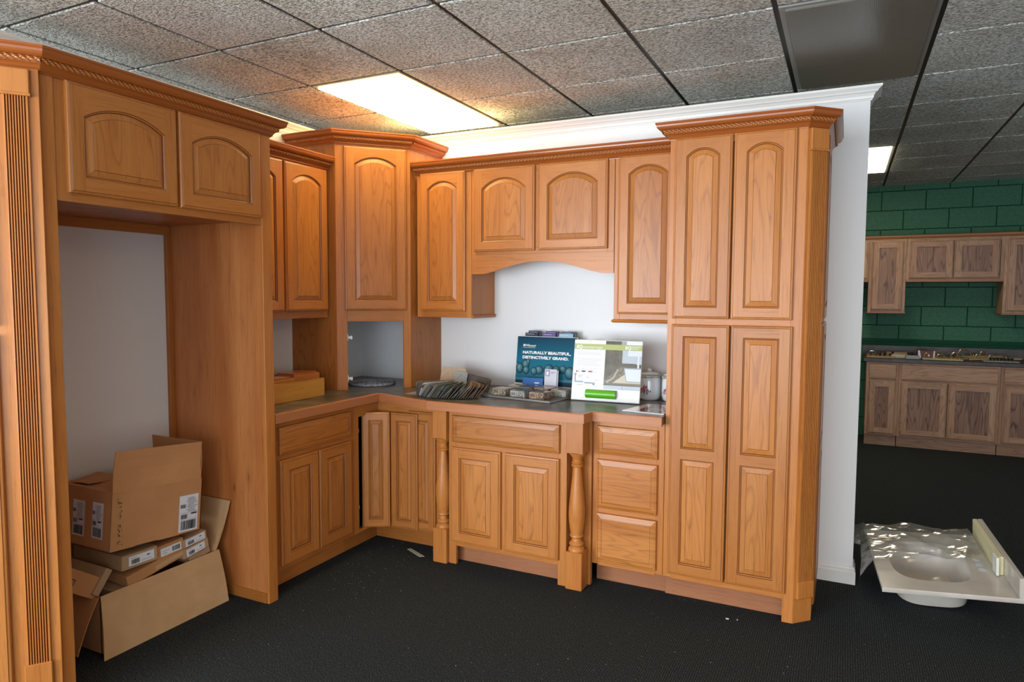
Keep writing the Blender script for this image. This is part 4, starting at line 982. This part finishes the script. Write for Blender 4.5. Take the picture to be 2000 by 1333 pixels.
decal(t, me_, [(R4(U(.47), U(.70), V(.07), V(.012)), 1), (R4(U(.70), U(.77), V(.07), V(.012)), 6),
   (R4(U(.47), U(.995), V(.80), V(.16)), 1), (R4(U(.72), U(.995), V(.38), V(.16)), 2), (R4(U(.80), U(.995), V(.25), V(.16)), 3),
   ([(U(.66), V(.46)), (U(.92), V(.46)), (U(.92), V(.37)), (U(.68), V(.37))], 1), ([(U(.47), V(.72)), (U(.995), V(.72)), (U(.995), V(.52)), (U(.72), V(.42)), (U(.47), V(.66))], 4),
   ([(U(.60), V(.69)), (U(.995), V(.69)), (U(.995), V(.62)), (U(.76), V(.55))], 7),
   ([(U(.79), V(.67)), (U(.995), V(.67)), (U(.995), V(.44)), (U(.75), V(.44))], 6), ([(U(.80), V(.655)), (U(.995), V(.655)), (U(.995), V(.46)), (U(.765), V(.46))], 3),
   (R4(U(.47), U(.995), V(.80), V(.735)), 5), (R4(U(.74), U(.745), V(.80), V(.735)), 4), (R4(U(.94), U(.965), V(.44), V(.24)), 3), ([(U(.88), V(.22)), (U(.965), V(.22)), (U(.965), V(.25)), (U(.88), V(.25))], 3),
   (R4(U(0.004), U(.996), V(.16), V(.07)), 0)], [OLV, DKB, PLG, PWH, PGR, PLG, PSH, PCR], 'kitchen_photo', .0006)
decal(t, me_, [([(U(.49), V(.68)), (U(.60), V(.60)), (U(.66), V(.46)), (U(.68), V(.47)), (U(.62), V(.62)), (U(.52), V(.70))], 0)], [plain('photo_silver', (.34, .32, .28), .4)], 'photo_tap', .0026)
text(t, me_, 'EQ', U(.035), V(.145), .0250, WHT, bold=.0010, shear=.2, d=.003)
text(t, me_, 'countertops', U(.12), V(.145), .0240, WHT, shear=.2, d=.003, width=U(.30))
text(t, me_, 'EQ', U(.755), V(.143), .0240, WHT, bold=.0008, d=.003)
P = [(R4(U(.83), U(.975), V(.105), V(.097)), 0), (R4(U(.83), U(.95), V(.135), V(.127)), 0)]
decal(t, me_, P, [WHT], 'small_print', .003, 'stuff')
rr = random.Random(5); P = []
for k in range(17):
    v = .205+.0205*k
    if k in (3, 4, 12): continue
    P.append((R4(U(.05), U(.05+.30+.08*rr.random()), V(v+.004), V(v)), 0))
decal(t, me_, P, [plain('faint_grey_ink', (.42, .43, .45), .6)], 'small_print', .0008, 'stuff')
decal(t, me_, [(R4(U(.05), U(.065), V(.545), V(.51)), 0), (R4(U(.07), U(.095), V(.54), V(.525)), 0), (ell(U(.165), V(.527), .012, .0045), 1), (ell(U(.265), V(.527), .013, .0045), 0)], [plain('red_ink', (.45, .03, .03), .5), INK], 'maker_logos', .001)
PIP = plain('pipe_blue_grey', (.24, .31, .38), .4)
decal(t, me_, [(R4(U(.035), U(.055), V(.69), V(.575)), 0), (ell(U(.045), V(.575), .008, .006), 0), (R4(U(.04), U(.17), V(.71), V(.685)), 0), (R4(U(.185), U(.32), V(.725), V(.70)), 0), (ell(U(.325), V(.725), .008, .009), 0), (R4(U(.085), U(.16), V(.60), V(.595)), 1), (R4(U(.085), U(.14), V(.62), V(.615)), 1), (R4(U(.20), U(.26), V(.625), V(.62)), 1), (R4(U(.33), U(.40), V(.665), V(.66)), 1), (R4(U(.07), U(.17), V(.75), V(.745)), 1), (R4(U(.35), U(.39), V(.765), V(.76)), 1)], [PIP, INKG], 'pipe_diagram', .001)
t = thing('foam_roll', 'bright green half-round sample fixed low on the white display panel', 'sample', tuple(me_ @ Vector((U(.42), -.02, V(.88)))))
b = MB(); lp = []
for k in range(13):
    a = -PI/2 + PI*k/12; lp.append((-.026*math.cos(a), .024*math.sin(a)))
b.loft([[(xx, y-.0008, V(.885)+z) for y, z in lp] for xx in (U(.225), U(.665))], True, True); b.obj('green_body', plain('lime_green', (.10, .40, .015), .28), t, mw=me_, smooth=True)
b = MB(); b.loft([[(xx, y*.93-.0008, V(.885)+z*.93) for y, z in lp] for xx in (U(.665), U(.668))], True, True); b.obj('brown_end', plain('green_roll_end', (.30, .27, .16), .6), t, mw=me_)
# small box on the wall side behind the white display
t = thing('sample_box', 'small pale box peeking above the white display panel', 'box', (1.79, -.06, CT))
b = MB(); b.box(1.742, 1.845, -.085, -.035, CT, 1.222, .001); b.obj('box_body', plain('pale_olive_box', (.45, .46, .33), .5), t)
b = MB(); b.box(1.737, 1.778, -.095, -.087, CT, 1.232, .001); b.obj('blue_slip', plain('blue_grey_slip', (.30, .36, .44), .5), t)
# ceramic canisters
CER = plain('white_ceramic', (.66, .69, .72), .12, coat=.6); GRN = noise_mat('speckled_lid_rim', [(.35, (.12, .15, .12)), (.65, (.55, .56, .52))], 160, .4, 2)
mot = [plain('motif_red', (.36, .03, .05), .3), plain('motif_green', (.02, .13, .08), .3), plain('motif_pink', (.55, .2, .22), .3), plain('motif_teal', (.03, .12, .14), .3)]
def canister(cx, cy, label, azc):
    t = thing('canister', label, 'canister', (cx, cy, CT), 'ceramic canisters')
    b = MB(); b.lathe([(.0, 0), (.050, 0), (.055, .004), (.057, .006), (.059, .012), (.0625, .030), (.0635, .06), (.0625, .10), (.060, .122), (.058, .126), (.0, .126)], (cx, cy, CT), 40); b.obj('body', CER, t, smooth=True)
    b = MB(); b.lathe([(0, .1262), (.062, .1262), (.0645, .130), (.0635, .137), (.056, .142), (0, .143)], (cx, cy, CT), 40); l = b.obj('lid', GRN, t, smooth=True)
    b = MB(); b.lathe([(0, .1432), (.054, .1432), (.047, .150), (.018, .154), (.012, .156), (0, .156)], (cx, cy, CT), 32); b.obj('lid_dome', CER, l, smooth=True)
    b = MB(); b.lathe([(0, .1562), (.008, .157), (.014, .164), (.015, .170), (.010, .175), (0, .176)], (cx, cy, CT), 20); b.obj('knob', CER, l, smooth=True)
    rr = random.Random(11); b = MB()
    for k in range(110):
        a = rr.uniform(-.60, .60); z = rr.uniform(.026, .090)
        if z > .088 - abs(a)*.07 or z < .030+abs(a)*.03: continue
        az = azc+a; s1 = .09; s2 = .0075
        mi = (0 if z > .056 else rr.choice([1, 3])) if rr.random() > .25 else 2
        tri = [(az+s1*math.cos(q+k)*.9, z+s2*math.sin(q+k)) for q in (0, 2.1, 4.2)]
        b.add([(cx+.0645*math.cos(u), cy+.0645*math.sin(u), CT+v) for u, v in tri], [[0, 1, 2]], mi)
    b.obj('painted_motif', mot, t)['kind'] = 'stuff'
canister(2.128, -.130, 'white ceramic canister with fruit motif just right of the white display', math.radians(-98))
canister(2.262, -.135, 'white ceramic canister half hidden behind the pantry edge', math.radians(-104))
# glossy booklet at the right end of the counter
t = thing('brochure', 'glossy brochure lying flat at the right end of the counter by the pantry', 'brochure', (2.22, -.46, CT))
b = MB(); b.add([(2.110, -.590, CT), (2.325, -.612, CT), (2.325, -.33, CT), (2.170, -.325, CT), (2.110, -.590, CT+.005), (2.325, -.612, CT+.005), (2.325, -.33, CT+.004), (2.170, -.325, CT+.004)], [[3, 2, 1, 0], [4, 5, 6, 7], [0, 1, 5, 4], [1, 2, 6, 5], [2, 3, 7, 6], [3, 0, 4, 7]]); b.obj('pages', plain('glossy_paper', (.62, .62, .62), .08, coat=.5), t)
GP = noise_mat('brochure_photo', [(.35, (.10, .03, .02)), (.5, (.30, .22, .20)), (.65, (.55, .53, .52))], 22, .08, 3, coat=.5)
b = MB(); b.add([(2.175, -.575, CT+.0056), (2.318, -.588, CT+.0056), (2.318, -.36, CT+.0052), (2.205, -.355, CT+.0052)], [[0, 1, 2, 3]]); b.obj('cover_photo', GP, t)

# ------------------------------------------------------------------ back room cabinets
GVP = wood('natural_hickory_panel', (0.04, 0.015, 0.010), (0.25, 0.12, 0.075), (0.36, 0.19, 0.12), figure=1.9, rough=0.45, coat=0.1)
GM = [GV, GH, DARKIN, GVP]
t = thing('rear_base_cabinets', 'run', 'cabinet', (0, 0, 0)); bpy.data.objects.remove(t)
BF = 3.82
def shaker_base(x0, x1, label, doors, dr):
    t = thing('shaker_base_cabinet', label, 'cabinet', ((x0+x1)/2, 4.0, 0), 'shaker base cabinets in the back room')
    MB().box(x0, x1, BF+.02, Y1-.002, .114, .848, .001).obj('carcass', GV, t)
    b = MB(); b.box(x0, x0+.03, BF, BF+.02, .114, .848, .001); b.box(x1-.03, x1, BF, BF+.02, .114, .848, .001)
    for z0, z1 in ((.112, .14), (.66, .69), (.825, .848)): b.box(x0+.03, x1-.03, BF, BF+.02, z0, z1, .001, 1)
    b.obj('face_frame', [GV, GH], t)
    MB().box(x0+.002, x1-.002, BF+.055, BF+.07, 0, .114, .001).obj('toe_kick', GH, t)
    for (a, c) in doors: panel_door(t, (a, BF, .128), 0, c-a, .535, [(.060, .475, 0)], sw=.06, mats=GM, raised=False)
    slab_front(t, (dr[0], BF, .685), 0, dr[1]-dr[0], .140, [GH, GH, GH])
shaker_base(3.315, 3.600, 'single-door shaker base cabinet at the left end of the back room run', [(3.340, 3.578)], (3.340, 3.578))
shaker_base(3.602, 4.432, 'wide two-door shaker base cabinet in the middle of the back room run', [(3.620, 4.012), (4.020, 4.412)], (3.620, 4.412))
shaker_base(4.434, 5.30, 'shaker base cabinet at the right edge of the photo', [(4.458, 4.86), (4.87, 5.275)], (4.458, 5.275))
t = thing('rear_countertop', 'dark laminate countertop crowded with hardware samples in the back room', 'countertop', (4.0, 4.0, .85))
MB().box(3.285, 5.32, BF-.025, Y1-.001, .849, .885, .004).obj('counter_slab', DLAM, t)
b = MB(); b.box(3.285, 5.32, Y1-.020, Y1-.001, .886, .985, .002); b.obj('backsplash', DLAM, t)
b = MB(); b.box(2.9, 5.6, Y1-.012, Y1-.0005, .990, 1.058, .004); b.box(2.9, 5.6, Y1-.018, Y1-.0005, 1.018, 1.028, .002); struct(b.obj('trim_2', GREEND))
UF = 4.02
def shaker_wall(x0, x1, z0, label, doors, crown_=True):
    t = thing('shaker_wall_cabinet', label, 'cabinet', ((x0+x1)/2, 4.15, z0), 'shaker wall cabinets in the back room')
    MB().box(x0, x1, UF+.02, Y1-.002, z0, 2.08, .001).obj('carcass', GV, t)
    b = MB(); b.box(x0, x0+.03, UF, UF+.02, z0, 2.08, .001); b.box(x1-.03, x1, UF, UF+.02, z0, 2.08, .001); b.box(x0+.03, x1-.03, UF, UF+.02, z0, z0+.04, .001, 1); b.box(x0+.03, x1-.03, UF, UF+.02, 2.04, 2.08, .001, 1); b.obj('face_frame', [GV, GH], t)
    for (a, c) in doors: panel_door(t, (a, UF, z0+.02), 0, c-a, 2.055-z0-.02, [(.062, 2.055-z0-.02-.062, 0)], sw=.062, mats=GM, raised=False)
    MB().box(x0-.006 if z0 < 1.5 else x0, x1+.006 if z0 < 1.5 else x1, UF-.006, Y1-.002, z0-.014, z0, .002).obj('light_rail', GC, t)
shaker_wall(2.70, 3.305, 1.662, 'shaker wall cabinet at the left, mostly behind the white wall end', [(2.72, 3.0), (3.005, 3.295)])
shaker_wall(3.307, 3.639, 1.345, 'tall narrow shaker wall cabinet next to the white wall end', [(3.335, 3.612)])
shaker_wall(3.640, 4.449, 1.662, 'short wide two-door shaker wall cabinet above the back counter', [(3.665, 4.035), (4.042, 4.412)])
shaker_wall(4.450, 4.93, 1.345, 'tall shaker wall cabinet at the right edge of the photo', [(4.475, 4.905)])
b = MB(); sweep(b, [(2.70, UF), (4.95, UF)], [(-.001, 0), (.006, 0), (.010, .010), (.016, .016), (.018, .030), (.026, .036), (-.001, .036)], 2.081)
o = b.obj('crown_molding', GC, None, origin=(3.8, UF, 2.08)); tag(o, 'plain narrow wood molding over the back room wall cabinets', 'molding')
# hardware sample boards on the back counter
BZ = .8855
def sample(label, x0, x1, y0, y1, tilt, rz, mat, pulls, knobs, pm=METAL, th=.016, tx=0.0):
    zoff = max(0, -math.sin(-tilt)*(x1-x0)) if tilt else 0
    t = thing('hardware_sample_board', label, 'sample board', (x0, y0, BZ), 'hardware sample boards')
    m = Matrix.Translation((x0, y0, BZ+.001+zoff)) @ Matrix.Rotation(rz, 4, 'Z') @ Matrix.Rotation(tilt, 4, 'Y') @ Matrix.Rotation(tx, 4, 'X')
    L_, D_ = x1-x0, y1-y0
    b = MB(); b.box(0, L_, 0, D_, 0, th, .002); b.obj('board', mat, t, mw=m)
    for (u, v, ln, hh) in pulls:
        pts = []; 
        for k in range(9):
            s_ = k/8; pts.append((u+ln*s_, v, th+hh*min(1, math.sin(PI*s_)*1.6)))
        b = MB(); b.tube(pts, .0045, 6); b.obj('pull', pm, t, mw=m, smooth=True)
    for (u, v) in knobs:
        b = MB(); b.lathe([(.0, th), (.006, th), (.005, th+.010), (.013, th+.016), (.014, th+.022), (.008, th+.028), (0, th+.029)], (u, v, 0), 12); b.obj('knob', pm, t, mw=m, smooth=True)
TAN = plain('tan_board', (.34, .22, .11), .5); YEL = plain('yellow_board', (.48, .40, .19), .5); CRM = plain('cream_board', (.50, .45, .34), .5); BRD = plain('brown_board', (.22, .11, .05), .5); GYB = plain('grey_board', (.30, .31, .32), .5)
sample('long thin hardware strip at the left end of the back counter', 3.315, 3.50, 4.12, 4.20, 0, 0, BRD, [(.02, .03, .07, .03)], [(.12, .03), (.15, .04), (.17, .05)])
sample('tan hardware board with dark knobs lying front left on the back counter', 3.31, 3.56, 3.86, 3.99, 0, -.08, TAN, [(.03, .05, .06, .02)], [(.12, .04), (.16, .05), (.21, .06)], BLACKM)
sample('brown board with a flat top tilted behind the cream card', 3.50, 3.70, 4.05, 4.17, 0, 0, TAN, [], [], th=.045)
sample('cream board with a single dark knob, left of the maroon box', 3.525, 3.66, 3.93, 4.03, 0, 0, CRM, [], [(.02, -.0)], BLACKM, th=.035)
sample('mottled grey block in front of the maroon box', 3.66, 3.775, 3.850, 3.90, 0, .0, GYB, [], [(.02, .035), (.05, .04)], BLACKM, th=.034)
sample('pale yellow board with curved pulls at the front centre of the back counter', 3.800, 4.135, 3.850, 3.96, 0, -.03, YEL, [(.01, .03, .07, .05), (.11, .03, .08, .04)], [(.20, .05), (.24, .05), (.31, .05)], BRASS, th=.012)
sample('dark board with two broad silver pulls behind the yellow board', 3.86, 4.20, 4.03, 4.13, 0, -.02, BRD, [(.02, .03, .12, .045), (.19, .03, .12, .045)], [], METAL, th=.020)
sample('olive board with a large brass arch pull, propped at the rear right', 4.11, 4.50, 4.12, 4.22, -.05, 0, plain('olive_board', (.26, .22, .09), .5), [(.01, .02, .12, .06), (.20, .03, .06, .04)], [(.15, .03)], BRASS, th=.025)
sample('orange-brown board tilted across the right of the back counter', 4.20, 4.62, 3.98, 4.08, -.05, 0, plain('orange_board', (.38, .20, .08), .5), [(.05, .03, .06, .035), (.16, .03, .05, .03)], [(.30, .04)], METAL, th=.016)
sample('pale board with a row of small black knobs at the right front', 4.30, 4.58, 3.86, 3.95, 0, .02, GYB, [], [(.06+.028*k, .04) for k in range(7)], BLACKM, th=.010)
t = thing('maroon_box', 'maroon box with white leaf corners on the back counter', 'box', (3.87, 4.05, BZ))
mk = frame_mw((3.775, 4.03, BZ+.001), -.05, 0, -.15); b = MB(); b.box(0, .145, 0, .03, 0, .078, .002); b.obj('box_body', plain('maroon_card', (.10, .012, .02), .4), t, mw=mk)
decal(t, mk, [([(0, 0), (.028, 0), (.015, .076), (0, .076)], 0), ([(.128, 0), (.145, 0), (.145, .076), (.135, .076)], 0), ([(.05, .02), (.062, .02), (.056, .045)], 0), ([(.085, .018), (.105, .02), (.09, .045)], 0)], [PAPER], 'white_print', .0008)

# ------------------------------------------------------------------ vanity top lying on the carpet
t = thing('vanity_top', 'beige marble vanity top with moulded basin lying on the carpet', 'sink', (3.55, 0, 0))
cz_, sz_ = math.cos, math.sin
mv = Matrix.Translation((3.303, -.299, .121)) @ Matrix.Rotation(.093, 4, 'Z') @ Matrix.Rotation(-.062, 4, 'Y') @ Matrix.Rotation(.105, 4, 'X')
LX, LY = .565, .660
def sup(cx, cy, a, c, z, n=48, p=3.2):
    o = []
    for k in range(n):
        th = 2*PI*k/n+PI/4; ct_, st_ = math.cos(th), math.sin(th)
        o.append((cx+a*abs(ct_)**(2/p)*(1 if ct_ > 0 else -1), cy+c*abs(st_)**(2/p)*(1 if st_ > 0 else -1), z))
    return o
def rectn(x0, x1, y0, y1, z, n=48):
    o = []; cx, cy = (x0+x1)/2, (y0+y1)/2; a, c = (x1-x0)/2, (y1-y0)/2
    for k in range(n):
        th = 2*PI*k/n+PI/4; ct_, st_ = math.cos(th), math.sin(th); s_ = 1/max(abs(ct_), abs(st_)); o.append((cx+a*ct_*s_, cy+c*st_*s_, z))
    return o
bx, by = .245, .320
b = MB()
b.loft([sup(bx, by, .10, .12, -.150), sup(bx, by, .155, .19, -.142), sup(bx, by, .168, .215, -.075), sup(bx, by, .185, .235, -.022), rectn(0.002, LX-.002, 0.002, LY-.002, -.022), rectn(0, LX, 0, LY, -.018), rectn(0, LX, 0, LY, -.004), rectn(.004, LX-.004, .004, LY-.004, 0),
        sup(bx, by, .172, .215, 0), sup(bx, by, .166, .209, -.006), sup(bx, by, .160, .200, -.030), sup(bx, by, .145, .180, -.095), sup(bx, by, .110, .140, -.125), sup(bx, by, .02, .02, -.128)], True, True)
b.obj('slab_with_basin', MARBLE, t, mw=mv, smooth=True)
b = MB(); b.box(LX-.022, LX, 0, LY, .0005, .096, .003); b.obj('backsplash', MARBLE, t, mw=mv)
b = MB()
HOLE = plain('pale_hole_disc', (.60, .64, .70), .5)  # pale blue-grey discs laid on the slab as tap holes
for k in range(3):
    q = MB(); cx_, cy_ = .468, .262+.052*k; q.lathe([(0, .0004), (.017, .0004), (.017, .0010), (.0, .0010)], (cx_, cy_, 0), 20); q.obj('tap_hole', HOLE, t, mw=mv)
b = MB(); b.lathe([(0, .0), (.016, .0), (.016, .003), (0, .003)], (bx, by, -.130), 20); b.obj('drain', METAL, t, mw=mv)
o = thing('packing_foam', 'yellowed foam strip leaning on the inner side of the vanity backsplash', 'foam', tuple(mv @ Vector((.5, .2, 0))))
b = MB(); b.box(.521, .5425, .215, LY+.004, .001, .093, .003); b.obj('strip', FOAM, o, mw=mv)
b = MB(); b.box(.508, .520, .200, .262, .004, .094, .002); b.obj('torn_end', plain('white_foam', (.70, .70, .62), .7), o, mw=mv)
# crumpled clear plastic wrap
from mathutils import noise as mnoise
b = MB(); nu, nv = 110, 70; vs = []
FOLDS = [(.25, .97, 4.2, .3, .024), (-.38, .92, 6.5, 1.1, .014), (.62, .78, 9.5, 2.0, .009), (.9, -.4, 5.0, .5, .012), (.12, .99, 17.0, 1.7, .0045), (-.7, .7, 23.0, .7, .003)]
def film_pt(u, v):
    # u 0..1 from the loose left end to the backsplash, v 0..1 from near to far
    x = -.140+.635*u; yc0 = .23+.10*u - .16*math.sin(min(u*3.0, PI))*(0 if u > .45 else 1)*0; y = yc0 + (.50 - .12*u)*v - .03
    wx = x+.03*mnoise.noise(Vector((x*3, y*3, 7))); wy = y+.03*mnoise.noise(Vector((x*3, y*3, 9)))
    z = 0
    for a, c, f, p, h in FOLDS:
        s_ = math.sin((a*wx+c*wy)*f*2.2+p+1.1*mnoise.noise(Vector((wx*2.0+p, wy*2.0, p)))); z += h*(1-abs(s_))
    z += .030*math.sin(PI*min(1, v*1.05))*(.6+.4*math.sin(u*5+1))*max(0, 1-u*.5)
    base = .004 if x > 0 else .004 + x*.62
    if u < .22: z *= 1.3
    e1 = .030*mnoise.noise(Vector((u*5, 0, 1)))+.010*mnoise.noise(Vector((u*19, 0, 4)))
    y += e1*(1-1.6*v) + (-.10*(1-u/.22)*(1-v) if u < .22 else 0)
    wp = mv @ Vector((x, y, base+z))
    if wp.z < .004+.3*z: wp.z = .004+.3*z
    if wp.y < .20: wp.x = max(wp.x, 3.212+.1*z)
    return wp
for i in range(nu):
    for j in range(nv): vs.append(film_pt(i/(nu-1), j/(nv-1)))
b.add(vs, [[i*nv+j, (i+1)*nv+j, (i+1)*nv+j+1, i*nv+j+1] for i in range(nu-1) for j in range(nv-1)])
o = b.obj('plastic_wrap', FILM, None, origin=(3.5, .2, .15), smooth=True); tag(o, 'crumpled clear plastic sheet draped over the far side of the vanity top', 'plastic sheet')

# ------------------------------------------------------------------ scraps on the carpet
o = MB().add([(.835, -.640, .0005), (.850, -.622, .0005), (.985, -.688, .0005), (.965, -.706, .0005), (.835, -.640, .003), (.850, -.622, .003), (.985, -.688, .003), (.965, -.706, .003)], [[3, 2, 1, 0], [4, 5, 6, 7], [0, 1, 5, 4], [1, 2, 6, 5], [2, 3, 7, 6], [3, 0, 4, 7]]).obj('tape_scrap', plain('masking_tape', (.45, .44, .34), .6), None, origin=(.9, -.66, 0)); tag(o, 'short strip of pale tape on the carpet before the corner cabinet', 'tape')
for (x, y, lb) in ((2.652, -.70, 'tiny white chip on the carpet in front of the pantry, the wider one'), (2.70, -.69, 'tiny white sliver on the carpet in front of the pantry')):
    o = MB().box(x, x+(.014 if 'wider' in lb else .004), y, y+.010, .0005, .003, .0005).obj('paint_chip', PAPER, None, origin=(x, y, 0)); tag(o, lb, 'chip')
rr = random.Random(9); b = MB()
for k in range(160):
    x, y = rr.uniform(.5, 3.6), rr.uniform(-2.6, -.45)
    if rr.random() < .4: x, y = rr.uniform(.55, 1.05), rr.uniform(-1.3, -.56)
    if x < .66 and y < -.8: x += .3
    if y > -.60 and x > 1.0: y -= .3
    if y > -.80 and x > 1.1: y -= .35
    s_ = rr.uniform(.0008, .0022); b.box(x, x+s_*rr.uniform(1, 3), y, y+s_, .0003, .0015, 0)
o = b.obj('carpet_lint', plain('lint', (.30, .29, .27), .9)); tag(o, 'scattered pale lint specks on the dark carpet', 'lint', kind='stuff')
